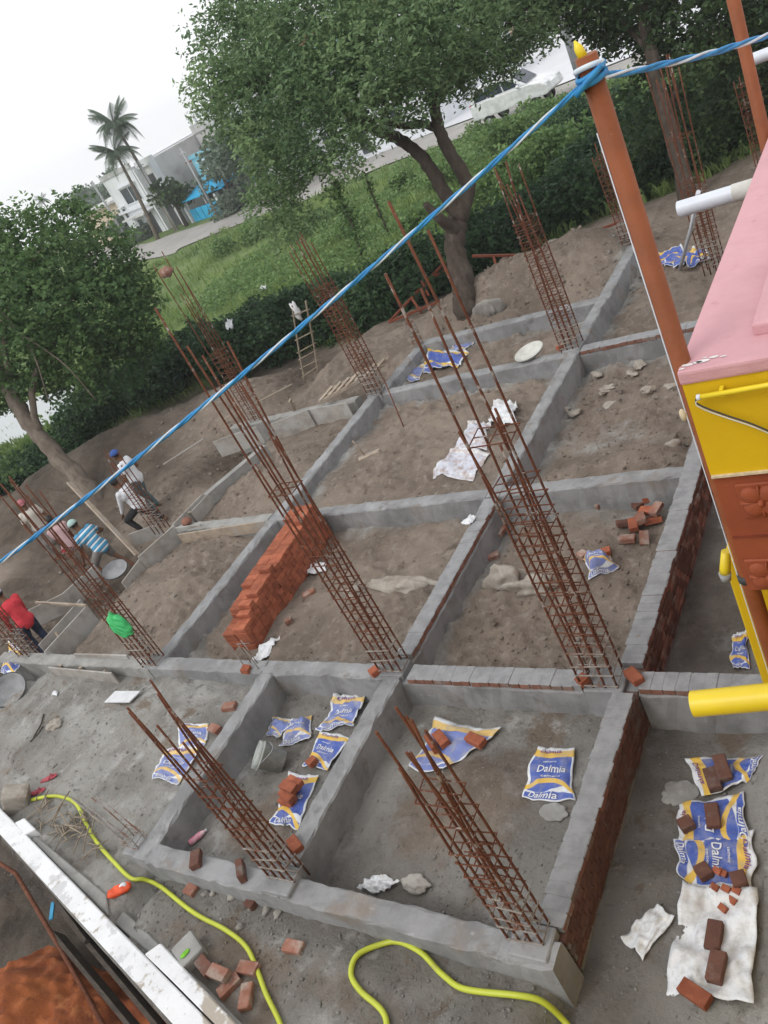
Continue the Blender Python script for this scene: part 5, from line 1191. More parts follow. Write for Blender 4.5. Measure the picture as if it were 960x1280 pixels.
person('worker in white shirt and black trousers stepping over the beam with bent knees', (173, 630), .62, radians(190), .32, .62, shirt='shirt_white', trousers='cloth_black', long_sleeve=True, feet={'L': (.26, .12, 0), 'R': (-.28, -.12, .02)}, wrists={'L': (.42, .16, .55), 'R': (.40, -.16, .5)})
person('worker in cream shirt with dull pink head cloth behind a rebar cage', (29, 632), 1.50, radians(-30), .10, .88, shirt='shirt_cream', trousers='cloth_grey', cap='cap_pink', wrap=True)
person('worker in blue and white striped shirt and pale green cap leaning forward', (126, 684), .72, radians(185), .42, .74, shirt='shirt_striped', trousers='cloth_grey', cap='cap_green', shorts=True, feet={'L': (.05, .22, 0), 'R': (-.30, -.18, 0)}, wrists={'L': (.50, .2, .55), 'R': (.34, -.3, .85)})
person('dark-haired worker in pale pink shirt and red shorts crouching beside the striped worker', (86, 680), .55, radians(150), .40, .55, shirt='shirt_pink', trousers='cloth_red', shorts=True, feet={'L': (.12, .14, 0), 'R': (.0, -.14, 0)}, wrists={'L': (.42, .15, .35), 'R': (.42, -.15, .35)})
person('worker in red shirt and navy trousers with violet head cloth bending by the trench', (31, 776), .86, radians(170), .30, .86, shirt='cloth_red', trousers='cloth_navy', cap='cap_violet', wrists={'L': (.4, .2, .7), 'R': (.4, -.2, .7)}, long_sleeve=True)
# ------------------------------------------------------------------ foliage helpers
def leaves_mesh(name, C, N_, size, aspect, mat, drop=0.0, light=None):
    # C: centres (n,3); one rhombic leaf per centre, random orientation
    n = len(C); r = rng
    d = r.normal(0, 1, (n, 3)); d[:, 2] = d[:, 2]*.6-drop; d /= np.linalg.norm(d, axis=1)[:, None]
    w = np.cross(d, r.normal(0, 1, (n, 3))); w /= np.linalg.norm(w, axis=1)[:, None]+1e-9
    s = size*r.uniform(.6, 1.3, n)[:, None]; hw = s*aspect
    V = np.stack([C, C+d*s*.45+w*hw, C+d*s, C+d*s*.45-w*hw], 1).reshape(-1, 3)
    Q = np.arange(n*4).reshape(n, 4)
    v = np.repeat(np.clip(r.normal(.45, .25, n) if light is None else light+r.normal(0, .16, n), 0, 1), 4)
    return np_mesh(name, V, Q, [mat], False, {'v': v})
def sprays(clumps, per, spray_len, k=7, hollow=.35):
    # clumps: (centre, rx, ry, rz); twig sprays in the shell and volume of each clump, leaf bases along each spray
    out_ = []; light = []
    for c, rx_, ry_, rz_ in clumps:
        n = max(6, int(per*(rx_*ry_+ry_*rz_+rx_*rz_)/3))
        u = rng.normal(0, 1, (n, 3)); u /= np.linalg.norm(u, axis=1)[:, None]
        rad = (hollow+(1-hollow)*rng.random(n))**.6
        lump = 1+.28*np.sin(u[:, 0]*5+c[0]*3)*np.cos(u[:, 1]*4+c[1]*2+u[:, 2]*3)
        p = np.array(c)+u*(rad*lump)[:, None]*np.array([rx_, ry_, rz_])
        d = u+rng.normal(0, .7, (n, 3)); d[:, 2] -= .45; d /= np.linalg.norm(d, axis=1)[:, None]
        lt = rng.normal(.45+rng.normal(0, .17), .15, n)
        for j in range(k):
            out_.append(p+d*(spray_len*(j+.3)/k)[..., None] if np.ndim(spray_len) else p+d*spray_len*(j+.3)/k+rng.normal(0, .012, (n, 3))); light.append(lt)
    return np.concatenate(out_), np.concatenate(light)
def tree_thing(name, label, base, trunk_paths, clumps, mat, per, spray, leaf, aspect=.2, bark='bark', k=7, group=None, cat='tree', hollow=.35):
    t = thing(name, label, cat, base, 0, group); b0 = np.array(base)
    mb = MB()
    for pts, rad in trunk_paths:
        P = catmull([np.array(p)-b0 for p in pts], 6); R_ = np.interp(np.linspace(0, 1, len(P)), np.linspace(0, 1, len(rad)), rad)
        P = [p+rng.normal(0, .02, 3)*(rr/.2) for p, rr in zip(P, R_)]
        mb.tube(P, list(R_*(1+rng.normal(0, .04, len(R_)))), bark, 12)
    mb.build('trunk', t)
    C, lt = sprays([(np.array(c)-b0, a, b_, d) for c, a, b_, d in clumps], per, spray, k, hollow)
    link('crown', leaves_mesh('crown', C, None, leaf, aspect, mat, .2, lt), t)
    return t
def clump_px(px_, py_, rpx, dep, dd=0.0, flat=.85):
    c = AT(px_, py_, dep+dd); r_ = rpx/FPX*(dep+dd); return (c, r_, r_, r_*flat)

# ------------------------------------------------------------------ big tree in the middle
tb_ = GT(582, 378); dT = depth_of(tb_)
A = lambda x, y, d=0: AT(x, y, dT+d)
tr = [([tb_-np.array([0, 0, .3]), tb_, A(578, 345), A(568, 305), A(572, 270)], [.34, .27, .24, .22, .22]),
      ([A(572, 275), A(585, 232, -.1), A(562, 190, -.3), A(548, 158, -.3), A(540, 110, -.2), A(520, 50), A(500, -10)], [.20, .16, .14, .13, .11, .09, .05]),
      ([A(573, 270), A(552, 235), A(530, 200), A(500, 175, .3), A(465, 160, .5), A(430, 140, .6), A(380, 115, .8), A(330, 80, .9)], [.18, .15, .14, .13, .12, .10, .07, .04]),
      ([A(552, 162), A(530, 155, -.3), A(505, 157, -.5), A(470, 150, -.9), A(420, 170, -1.2)], [.10, .09, .08, .06, .03]),
      ([A(570, 290, -.1), A(545, 268, -.5), A(532, 255, -.7)], [.14, .10, .07]),
      ([A(545, 130), A(580, 80, .3), A(625, 40, .5), A(670, 0, .6)], [.09, .07, .05, .03]),
      ([A(465, 160, .5), A(430, 95, .3), A(415, 40, .2)], [.07, .05, .03]), ([A(395, 120, .8), A(350, 170, .9), A(345, 230, .8)], [.05, .03, .02])]
cl = []
for (x_, y_, r_, dd) in ((300, 55, 60, .5), (268, 110, 34, .3), (300, 130, 48, .8), (345, 90, 60, -.4), (330, 165, 40, .2), (395, 40, 75, -.9), (390, 110, 55, -1.2), (400, 165, 40, -1.0), (450, 75, 65, -1.6), (455, 135, 42, -1.6), (430, 190, 28, -1.2), (505, 60, 70, -1.4), (515, 115, 38, -1.2),
                         (560, 30, 65, -.8), (562, 82, 36, -.2), (592, 98, 22, .2), (615, 42, 50, .4), (650, 20, 50, .6), (628, 78, 20, .6), (690, 8, 40, .9), (343, 215, 34, .5), (338, 252, 30, .4), (352, 285, 24, .3), (362, 190, 30, .2), (350, 235, 24, 1.0), (372, 270, 16, .5), (415, 235, 10, .4), (428, 262, 8, .4), (400, 205, 16, .3),
                         (330, -25, 60, .3), (430, -50, 90, -.6), (540, -60, 95, -.4), (650, -55, 75, .6), (480, 20, 60, 1.0), (400, 90, 50, 1.2), (560, 60, 50, 1.4), (330, 60, 50, 1.4), (247, 30, 12, .6), (290, 12, 22, .8)):
    cl.append(clump_px(x_, y_, r_, dT, dd))
tree_thing('neem_tree', 'large spreading tree with forked dark trunk behind the red truss', tb_, tr, cl, 'leaf_neem', 560, .36, .125, .20, hollow=.5)
# drooping vines below the crown
for q, (pp, lab) in enumerate((([(417, 225), (425, 250), (440, 280), (452, 320)], 'leafy creeper stem hanging below the big tree'), ([(455, 215), (468, 250), (485, 290)], 'thin bare creeper stem hanging below the big tree'))):
    P = [A(a, b_, .3) for a, b_ in pp]; t = thing('creeper_stem', lab, 'creeper', P[-1]); mb = MB(); mb.tube([np.array(p)-P[-1] for p in catmull(P, 4)], .022, 'bark', 6); mb.build('stem', t)
    C = np.repeat(np.array(catmull(P, 16))-P[-1], 8 if q == 0 else 2, 0); C += rng.normal(0, .07 if q == 0 else .04, C.shape); link('foliage', leaves_mesh('foliage', C, None, .11, .3, 'leaf_left'), t)

# ------------------------------------------------------------------ dark trees at the right
b2 = GT(862, 262); d2_ = depth_of(b2); A = lambda x, y, d=0: AT(x, y, d2_+d)
cl = [clump_px(x_, y_, r_, d2_, dd) for (x_, y_, r_, dd) in ((790, 10, 50, .4), (760, 40, 26, .8), (850, 20, 55, 0), (905, 40, 45, .5), (950, 20, 45, 0), (930, 95, 34, .8), (820, 70, 26, .7), (865, 80, 28, -.3), (800, 110, 22, .9), (720, -20, 50, .6), (840, -50, 80, 0), (960, -30, 60, 0), (745, 5, 35, .3), (895, 130, 26, 1.0), (945, 140, 30, 1.2), (840, 130, 20, .9), (1010, 60, 60, .5), (800, 165, 20, 1), (880, 175, 22, 1.2))]
tree_thing('dark_tree', 'dark tree with straight trunk standing behind the cage with the white pipe', b2, [([b2-np.array([0, 0, .3]), b2, A(848, 200), A(832, 140), A(815, 70), A(800, 0), A(788, -60)], [.26, .22, .18, .16, .15, .13, .09]), ([A(832, 140), A(860, 90, .2), A(900, 40, .3), A(930, 0, .3)], [.09, .07, .05, .03]), ([A(815, 70), A(780, 30, .3), A(740, 0, .4)], [.08, .05, .03])], cl, 'leaf_dark', 430, .36, .14, .26)
# ------------------------------------------------------------------ left tree
b3 = GT(118, 622); d3 = depth_of(b3); A = lambda x, y, d=0: AT(x, y, d3+d)
cl = [clump_px(x_, y_, r_, d3, dd) for (x_, y_, r_, dd) in ((30, 295, 42, .2), (95, 278, 30, .8), (85, 250, 16, .9), (70, 330, 50, -.3), (135, 330, 42, .2), (165, 355, 26, .4), (115, 385, 55, -.6), (45, 385, 55, -.8), (160, 410, 36, -.2), (10, 340, 50, .0), (20, 440, 50, -.5), (90, 440, 46, -.2), (145, 455, 34, .3), (185, 430, 20, .4), (60, 470, 26, .4), (5, 490, 22, .6), (110, 485, 18, .9), (-40, 380, 70, 0), (-50, 300, 60, .5), (-40, 470, 60, .3), (5, 585, 14, 1.0), (175, 375, 22, .6), (150, 295, 14, .5))]
tree_thing('bushy_tree', 'bushy leaning tree with bare twigs beside the pond', b3, [([b3-np.array([0, 0, .4]), b3, A(85, 585), A(50, 545), A(25, 510), A(0, 460), A(-20, 400)], [.30, .25, .23, .21, .2, .17, .1]), ([A(50, 545), A(40, 490, -.3), A(60, 430, -.4), A(90, 370, -.4), A(110, 320, -.2)], [.11, .08, .06, .05, .02]), ([A(20, 500), A(5, 430, -.6), A(20, 360, -.6), A(60, 300, -.3)], [.09, .07, .05, .02]), ([A(60, 430, -.4), A(110, 410, -.3), A(160, 400, 0)], [.04, .03, .015]), ([A(0, 400, -1.3), A(30, 420, -1.3), A(80, 455, -1.1), A(120, 500, -.8)], [.02, .02, .015, .01]), ([A(-5, 380, -1.3), A(40, 440, -1.2), A(60, 500, -1.0)], [.02, .018, .01])], cl, 'leaf_left', 430, .34, .14, .28, bark='bark_pale')

# ------------------------------------------------------------------ hedges of creeper along the plot edge
def hedge(label, pix, per, mat, zc, seed, rr=(.5, .9), hgt=1.0):
    pts = catmull([GT(a, b_) for a, b_ in pix], 8); base = pts[0]; t = thing('hedge', label, 'hedge', base)
    cl = []
    for p in pts:
        for _ in range(3):
            r_ = random.uniform(*rr); cl.append((np.array([p[0]+random.gauss(0, .45), p[1]+random.gauss(0, .45), hz(p[0], p[1])+random.uniform(.15, hgt)])-base, r_, r_, r_*.75))
    C, lt = sprays(cl, per, .22, 5, .5); link('foliage', leaves_mesh('foliage', C, None, .13, .36, mat, .2, lt), t)
    mb = MB()
    for p in pts[::2]:
        q = np.array(p)-base; mb.tube([q+np.array([0, 0, -.2]), q+np.array([random.gauss(0, .15), random.gauss(0, .15), .5]), q+np.array([random.gauss(0, .3), random.gauss(0, .3), hgt])], [.03, .022, .01], 'bark', 5)
    mb.build('stems', t)
hedge('dark leafy creeper hedge behind the half-built left beams', [(110, 540), (175, 505), (240, 470), (300, 450), (345, 440), (400, 422)], 500, 'leaf_hedge', .4, 1, (.45, .8), hgt=.95)
hedge('dark creeper hedge between the ladder and the forked tree', [(405, 412), (440, 400), (480, 388), (520, 370), (560, 355)], 500, 'leaf_hedge', .4, 2, (.45, .75), .9)
hedge('dark leafy hedge behind the rubble bank and second truss', [(600, 335), (640, 310), (690, 282), (740, 262), (790, 242)], 480, 'leaf_hedge', .4, 3, (.4, .7), .8)
hedge('dark leafy hedge behind the far cages by the pink slab', [(800, 232), (850, 215), (900, 192), (950, 168), (1000, 143)], 440, 'leaf_hedge', .4, 4, (.45, .8), 1.0)
hedge('low leafy hedge at the pond edge below the leaning tree', [(-20, 620), (20, 600), (55, 580), (95, 560)], 380, 'leaf_hedge', .4, 5, (.3, .5), .35)
# ------------------------------------------------------------------ shrubs on the field
def shrub(label, px_, py_, r_, mat, zg=None, group='shrubs on the grassy field', h_=.8, leaf=.16):
    z = -.8
    for _ in range(5): P = G(px_, py_, z); z = hz(P[0], P[1])
    t = thing('shrub', label, 'shrub', (P[0], P[1], z), 0, group)
    cl = [(np.array([random.gauss(0, r_*.45), random.gauss(0, r_*.45), h_*r_*random.uniform(.35, .9)]), r_*.55, r_*.55, r_*.45) for _ in range(6)]
    C, lt = sprays(cl, 160 if leaf > .2 else 300, .22, 4, .4); link('foliage', leaves_mesh('foliage', C, None, leaf, .32, mat, .1, lt), t)
    mb = MB()
    for k in range(4): mb.tube([(0, 0, -.1), (random.gauss(0, r_*.3), random.gauss(0, r_*.3), h_*r_*.8)], [.03, .012], 'bark', 5)
    mb.build('stems', t)
for (a, b_, r_, m_, lab) in ((598, 168, .6, 'leaf_weed', 'round green bush at the road edge behind the white car'), (668, 146, .7, 'leaf_weed', 'bright bush in front of the white car door'), (700, 160, 1.3, 'leaf_weed', 'pale leafy shrub on the field above the far cage'), (640, 190, 1.2, 'leaf_weed', 'spreading shrub on the field below the white car'), (740, 170, 1.4, 'leaf_hedge', 'dark shrub beside the orange pole on the field'), (700, 215, 1.3, 'leaf_weed', 'tall weed clump behind the second far hedge'), (560, 235, 1.0, 'leaf_weed', 'shrub on the field right behind the forked trunk'), (500, 240, .9, 'leaf_weed', 'leafy shrub on the field beside the hanging creeper'), (450, 290, .9, 'leaf_weed', 'low green shrub in the middle of the field'), (395, 290, .9, 'leaf_weed', 'low shrub under the hanging foliage of the big tree'), (320, 300, 1.0, 'leaf_weed', 'weedy shrub near the road bend on the field'), (280, 320, .9, 'leaf_weed', 'weedy shrub beside the clay-tipped rebar'), (775, 205, 1.2, 'leaf_hedge', 'dark shrub behind the tallest orange pole'), (620, 250, 1.1, 'leaf_weed', 'green shrub above the densely tied far cage'), (650, 225, 1.1, 'leaf_weed', 'leafy shrub beside the thin rods of the far cage'), (820, 180, 1.3, 'leaf_hedge', 'dark shrub at the foot of the dark tree'), (900, 150, 1.4, 'leaf_hedge', 'dark shrub behind the white waste pipe'), (530, 290, .8, 'leaf_weed', 'small shrub left of the forked trunk base')):
    shrub(lab, a, b_, r_, m_)
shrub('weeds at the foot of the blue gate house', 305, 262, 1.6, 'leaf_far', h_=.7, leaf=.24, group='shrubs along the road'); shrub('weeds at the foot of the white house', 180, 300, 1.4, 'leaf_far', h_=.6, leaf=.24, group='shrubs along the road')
# ------------------------------------------------------------------ grass and weeds of the field (uncountable)
def tufts(n, xr, yr, dmin, dmax, hlo, hhi, blades):
    V = []; vv = []
    x = rng.uniform(*xr, n*3); y = rng.uniform(*yr, n*3); d = y-np.interp(x, YBX, YBY); ok = (d > dmin) & (d < dmax); x, y = x[ok][:n], y[ok][:n]
    keep = rng.random(len(x)) < np.clip(.55+1.2*vn(x, y, 2.2, 41), .08, 1); x, y = x[keep], y[keep]
    z = hfun(x, y); n = len(x); hh = rng.uniform(hlo, hhi, n)*(1+.9*vn(x, y, 3.5, 40)); tone = np.clip(.5+.9*vn(x, y, 2.4, 42)+rng.normal(0, .12, n), 0, 1)
    for b_ in range(blades):
        a = rng.uniform(0, 2*pi, n); ln = rng.uniform(.25, .8, n)*hh; w = hh*.09
        dx, dy = np.cos(a), np.sin(a); ox, oy = x+rng.normal(0, .09, n), y+rng.normal(0, .09, n)
        V.append(np.stack([np.stack([ox-dy*w, oy+dx*w, z-.05], 1), np.stack([ox+dy*w, oy-dx*w, z-.05], 1), np.stack([ox+dx*ln*.5+dy*w*.6, oy+dy*ln*.5-dx*w*.6, z+hh*.65], 1), np.stack([ox+dx*ln, oy+dy*ln, z+hh], 1)], 1).reshape(-1, 3)); vv.append(np.repeat(np.clip(tone+rng.normal(0, .1, n), 0, 1), 4))
    V = np.concatenate(V); return V, np.concatenate(vv)
V1, v1 = tufts(15000, (-34, -2), (15, 32), .4, 14, .14, .34, 5); V2, v2 = tufts(13000, (-62, 2), (24, 50), 8, 40, .16, .40, 4)
V = np.concatenate([V1, V2]); ok_ = ~((V[:, 1].reshape(-1, 4).mean(1) > 43.5) & (V[:, 0].reshape(-1, 4).mean(1) > -36)); Q = np.arange(len(V)).reshape(-1, 4)[ok_]
# keep grass off the road
pts_n = np.array(near); cx = V[:, 0].reshape(-1, 4).mean(1)[ok_]; cy = V[:, 1].reshape(-1, 4).mean(1)[ok_]; Q = Q[cy < np.interp(cx, pts_n[:, 0], pts_n[:, 1])-.2]
V = V[Q.ravel()]; vv = np.concatenate([v1, v2])[Q.ravel()]; Q = np.arange(len(V)).reshape(-1, 4)
tag(link('grass', np_mesh('grass', V, Q, ['grass'], False, {'v': vv})), 'rough grass and weeds covering the field', 'grass', kind='stuff')
n = 9000; x = rng.uniform(-30, -3, n); y = rng.uniform(16, 42, n); d = y-np.interp(x, YBX, YBY); k_ = (d > .8) & (vn(x, y, 2.6, 44) > .0); x, y = x[k_], y[k_]; z = hfun(x, y)
C = np.repeat(np.stack([x, y, z], 1), 7, 0); C += rng.normal(0, 1, C.shape)*np.array([.16, .16, .14])+np.array([0, 0, .22]); kk = C[:, 1] < np.interp(C[:, 0], pts_n[:, 0], pts_n[:, 1])-.4
tag(link('weeds', leaves_mesh('weeds', C[kk], None, .15, .34, 'leaf_weed', 0)), 'broad-leaved weeds among the grass', 'weeds', kind='stuff')
sack('small white plastic scrap caught in the hedge', [(284, 414), (292, 412), (292, 402), (286, 402)], 'sack_white', seed=55, z=.9, text=False, amp=.12, name='plastic_scrap', cat='scrap', edge=.02)
sack('small yellow scrap on the grass', [(326, 364), (333, 362), (334, 358), (328, 360)], 'sack_white', seed=56, z=-.4, text=False, amp=.1, name='plastic_scrap', cat='scrap', edge=.02)

# ------------------------------------------------------------------ houses along the road
FA = np.array([-64.08, 58.19]); FE = np.array([.9496, -.3127]); FN = np.array([-.3127, -.9496])
def fw(s, off, z): p = FA+FE*s+FN*off; return (p[0], p[1], z)
ROT = math.atan2(FE[1], FE[0])
def house(label, s0, name='house'): return thing(name, label, 'house', fw(s0, 0, ZF), ROT)
def hb(parent, name, x0, x1, y0, y1, z0, z1, mat, sub=None):    # local: x along the facade, y towards the back, z above the road
    mb = MB(); mb.box(((x0+x1)/2, (y0+y1)/2, (z0+z1)/2), (x1-x0, y1-y0, z1-z0), mat); return mb.build(name, sub or parent)
def window(t, x0, x1, z0, z1, y=0.0, n=2, frame='house_white'):
    w = hb(t, 'window', x0, x1, y-.02, y+.05, z0, z1, 'glass_dark')
    for k in range(n+1):
        xx = x0+(x1-x0)*k/n; hb(t, 'frame', xx-.05, xx+.05, y-.05, y-.021, z0, z1, frame, w)
    for zz in (z0, z1): hb(t, 'frame', x0-.05, x1+.05, y-.055, y-.0215, zz-.05, zz+.05, frame, w)
    hb(t, 'sill', x0-.2, x1+.2, y-.35, y-.06, z1+.12, z1+.2, frame, w)
h = house('white two-storey house with sliding window behind the palms', 0)
hb(h, 'wall', 0, 6.4, 0, 9, -.3, 5.7, 'house_white'); hb(h, 'parapet', -.12, 6.5, -.1, .12, 5.71, 6.1, 'house_grey'); hb(h, 'string_course', -.1, 6.5, -.25, -.005, 2.55, 2.75, 'house_white')
window(h, 2.3, 5.7, 3.1, 4.5); window(h, 2.2, 3.3, .7, 1.7, n=1); hb(h, 'door', 4.2, 5.6, -.03, .02, -.1, 2.1, 'dark_metal'); window(h, .6, 1.3, 2.0, 3.0, n=1)
hb(h, 'balcony_slab', 1.6, 6.4, -1.1, -.01, 2.0, 2.15, 'house_grey')
h = house('grey open bay with dark upper doorway next to the white house', 6.6)
hb(h, 'wall', 0, 3.4, .6, 9, -.3, 5.6, 'house_grey'); hb(h, 'column', -.05, .25, .0, .59, -.3, 5.5, 'house_white'); hb(h, 'column', 3.1, 3.45, .0, .59, -.3, 5.5, 'house_white'); hb(h, 'door', .9, 2.3, .55, .59, 2.7, 4.6, 'dark_metal'); hb(h, 'balcony_slab', 0.3, 3.0, -.4, .58, 2.5, 2.68, 'house_grey'); hb(h, 'door', .8, 2.2, .55, .59, -.2, 1.9, 'dark_metal'); hb(h, 'parapet', 0, 3.4, .4, .59, 5.3, 5.9, 'house_white')
h = house('long weathered grey house with rooftop parapet and rusty roof patch', 10.2)
hb(h, 'wall', 0, 12, 5, 14, -.3, 5.6, 'house_grey'); hb(h, 'parapet', -.1, 12.1, 4.9, 5.1, 5.61, 6.3, 'house_grey')
for k in range(14): hb(h, 'baluster', .2+k*.85, .42+k*.85, 4.92, 5.08, 6.31, 6.8, 'house_white')
hb(h, 'roof_rail', 0, 12, 4.9, 5.1, 6.81, 6.95, 'house_white'); hb(h, 'rust_patch', 1.2, 5.2, 2.2, 5.0, 4.0, 4.15, 'tile_roof'); window(h, 7, 8.4, 2.8, 4, 5); window(h, 9.4, 10.6, 2.8, 4, 5)
hb(h, 'stair_head', 3.6, 7.2, 7, 10, 5.6, 8.0, 'house_grey')
h = house('bright blue house front with awning and blue gate', 12.4)
hb(h, 'wall', .8, 7.0, 1.8, 5, -.3, 4.2, 'house_cyan'); hb(h, 'parapet', .7, 7.1, 1.7, 1.9, 4.21, 4.5, 'house_cyan')
mb = MB(); mb.prism([(0, 0), (0, .08), (2.4, .58), (2.4, .5)], .2, 7.2, 'awning_blue', ((0, 1, 0), (0, 0, 1), (1, 0, 0), (0, -.6, 1.75))); mb.build('awning', h)
hb(h, 'porch_recess', 1.0, 6.0, 1.5, 1.79, -.2, 1.7, 'dark_metal'); window(h, 2.0, 3.2, 2.6, 3.7, 1.8); window(h, 5.0, 5.8, 2.5, 3.3, 1.8)
for k in range(5): hb(h, 'gate_panel', .2+k*1.0, 1.12+k*1.0, -.3, -.24, -.2, 1.0, 'gate_blue')
for xx in (-.1, 5.3): hb(h, 'gate_post', xx-.15, xx+.15, -.45, -.1, -.3, 1.6, 'house_white')
for xx in (.4, 3.4, 6.8): hb(h, 'awning_post', xx-.06, xx+.06, -.35, -.25, 1.05 if xx < 5 else -.2, 1.74, 'house_grey')
h = house('low grey garden house with pale wall beside the blue gate', 18.6)
hb(h, 'wall', .2, 5.0, -.2, .1, -.3, 1.2, 'house_grey'); hb(h, 'wall', .6, 6, 3, 9, -.3, 3.2, 'house_white'); hb(h, 'door', 1.0, 1.9, 2.95, 2.99, -.2, 1.9, 'dark_metal'); window(h, 3, 4.2, .9, 2.0, 3); hb(h, 'roof', .2, 6.4, 2.4, 9.3, 3.21, 3.4, 'house_grey')
h = house('white house with light blue upper wall beyond the garden house', 21.5)
hb(h, 'wall', 0, 9, 10, 20, -.3, 6.6, 'house_white'); hb(h, 'parapet', -.1, 9.1, 9.9, 10.1, 6.61, 7.2, 'house_cyan'); window(h, 1.5, 3, 3.6, 5, 10); window(h, 5.5, 7, 3.6, 5, 10); window(h, 2, 3.2, .6, 2, 10)
h = house('pale flat-roofed house rising behind the grey rooftop', 8); h.location = fw(-27, -34, ZF); hb(h, 'wall', 0, 26, 0, 10, -.3, 7.2, 'house_white'); hb(h, 'parapet', -.1, 26.1, -.1, .1, 7.21, 7.6, 'house_grey'); window(h, 3, 5, 5, 6.4); window(h, 9, 11, 5, 6.4); window(h, 18, 20, 5, 6.4)
h = house('low pale house behind the hanging foliage of the big tree', 27); 
hb(h, 'wall', 0, 12, 3, 12, -.3, 3.4, 'house_white'); hb(h, 'roof', -.4, 12.4, 2.4, 12.4, 3.41, 3.6, 'house_grey'); window(h, 1.5, 3, .9, 2.2, 3); window(h, 8, 9.6, .9, 2.2, 3); hb(h, 'door', 5, 6, 2.95, 2.99, -.2, 1.9, 'dark_metal')
h = house('pinkish house with flat roof behind the paved yard', 34); h.location = (-34.5, 84, ZF); hb(h, 'wall', 0, 9, 0, 8, -.3, 6.2, 'house_pink'); hb(h, 'roof', -.4, 9.4, -.6, 8.4, 6.21, 6.5, 'house_white'); window(h, 1.5, 3, 3.6, 5); window(h, 6, 7.5, 3.6, 5); window(h, 1.5, 3, .8, 2.1); hb(h, 'door', 4.2, 5.2, -.03, .02, -.2, 1.9, 'dark_metal')
h = house('white house beyond the paved yard behind the car', 44); h.location = (-22, 84, ZF); hb(h, 'wall', 0, 14, 0, 9, -.3, 5.8, 'house_white'); hb(h, 'parapet', -.1, 14.1, -.1, .1, 5.81, 6.4, 'house_grey'); window(h, 2, 3.6, 3.2, 4.6); window(h, 6, 7.6, 3.2, 4.6); window(h, 10, 11.6, 3.2, 4.6); window(h, 2, 3.6, .7, 2)
h = house('cream walled house with red tiled roof left of the palms', -14); hb(h, 'wall', 0, 13, 2, 12, -.3, 3.6, 'house_cream')
h2 = house('red tiled house roof peeping above the white house', 1.5); h2.location = fw(0, -26, ZF); hb(h2, 'wall', 0, 9, 0, 8, -.3, 6.8, 'house_cream'); mb = MB(); mb.prism([(-.6, 0), (4.5, 1.7), (9.6, 0)], -.6, 8.6, 'tile_roof', ((1, 0, 0), (0, 0, 1), (0, 1, 0), (0, 0, 6.81))); mb.build('roof', h2); window(h2, 3, 5, 4.6, 5.9)
mb = MB(); mb.box((6.5, 7, 3.7), (13.6, 10.8, .22), 'house_grey'); mb.build('roof', h)
t = thing('water_tank', 'black rooftop water tank on the grey house', 'tank', fw(12.8, -7, ZF+5.6)); mb = MB(); mb.lathe([(0, .6), (.62, .6), (.64, 1.3), (.62, 1.9), (.3, 2.1), (0, 2.1)], 'tank_black', n=20); mb.build('barrel', t); mb = MB(); mb.box((0, 0, .3), (1.3, 1.3, .58), 'house_grey'); mb.build('stand', t)
t = thing('water_tank', 'second smaller black tank beside the rooftop tank', 'tank', fw(16.8, -7, ZF+5.6)); mb = MB(); mb.lathe([(0, .9), (.42, .9), (.44, 1.8), (.2, 2.0), (0, 2.0)], 'tank_black', n=16); mb.build('barrel', t); mb = MB(); mb.box((0, 0, .45), (.9, .9, .88), 'house_grey'); mb.build('stand', t)
def util_pole(label, P, hgt, r_=.09, lean=0.0):
    t = thing('utility_pole', label, 'pole', P); mb = MB(); mb.tube([(0, 0, -.3), (lean*hgt, 0, hgt)], [r_*1.3, r_], 'grey_metal', 10); mb.build('post', t); mb = MB(); mb.box((lean*hgt*.93, 0, hgt*.93), (1.1, .07, .08), 'grey_metal', RZ(ROT)); mb.build('crossarm', t)
util_pole('dark utility pole at the corner of the white house', fw(.1, .9, ZF), 6.2); util_pole('grey utility pole before the rusty roof patch', fw(10.8, 1.2, ZF), 6.0); util_pole('thin grey pole beside the blue gate', fw(18.5, 1.5, ZF), 5.5)
P = G(728, 105, ZF); util_pole('pale concrete utility pole beside the white car', P, 9, .17)

# ------------------------------------------------------------------ palms
def frond(L, droop, width):
    V = []; Q = []; vv = []; n = 36
    for i in range(n):
        t0 = (i+.4)/n; p = Vector((L*t0*(1-.15*t0*droop), 0, L*(.42*t0-droop*t0*t0))); d = Vector((1, 0, .42-2*droop*t0)).normalized()
        for s in (-1, 1):
            wd = width*L*math.sin(pi*min(1, .18+.82*t0))*.9; tip = p+d*wd*.55+Vector((0, s*wd*.8, -wd*.55)); o = len(V); e = d*L*.011
            V += [p-e, p+e, tip+e*.25, tip-e*.25]; Q.append((o, o+1, o+2, o+3)); vv += [random.uniform(.2, .8)]*4
    for i in range(n):
        t0, t1 = i/n, (i+1)/n; f = lambda t_: Vector((L*t_*(1-.15*t_*droop), 0, L*(.42*t_-droop*t_*t_))); o = len(V); w = .05*(1-t0)+.01
        V += [f(t0)+Vector((0, -w, 0)), f(t0)+Vector((0, w, 0)), f(t1)+Vector((0, w, 0)), f(t1)+Vector((0, -w, 0))]; Q.append((o, o+1, o+2, o+3)); vv += [.8]*4
    return np_mesh('frond', np.array([tuple(v) for v in V]), np.array(Q), ['leaf_palm'], False, {'v': vv})
FR = [frond(2.3, d, .34) for d in (.30, .55, .85, 1.15)]
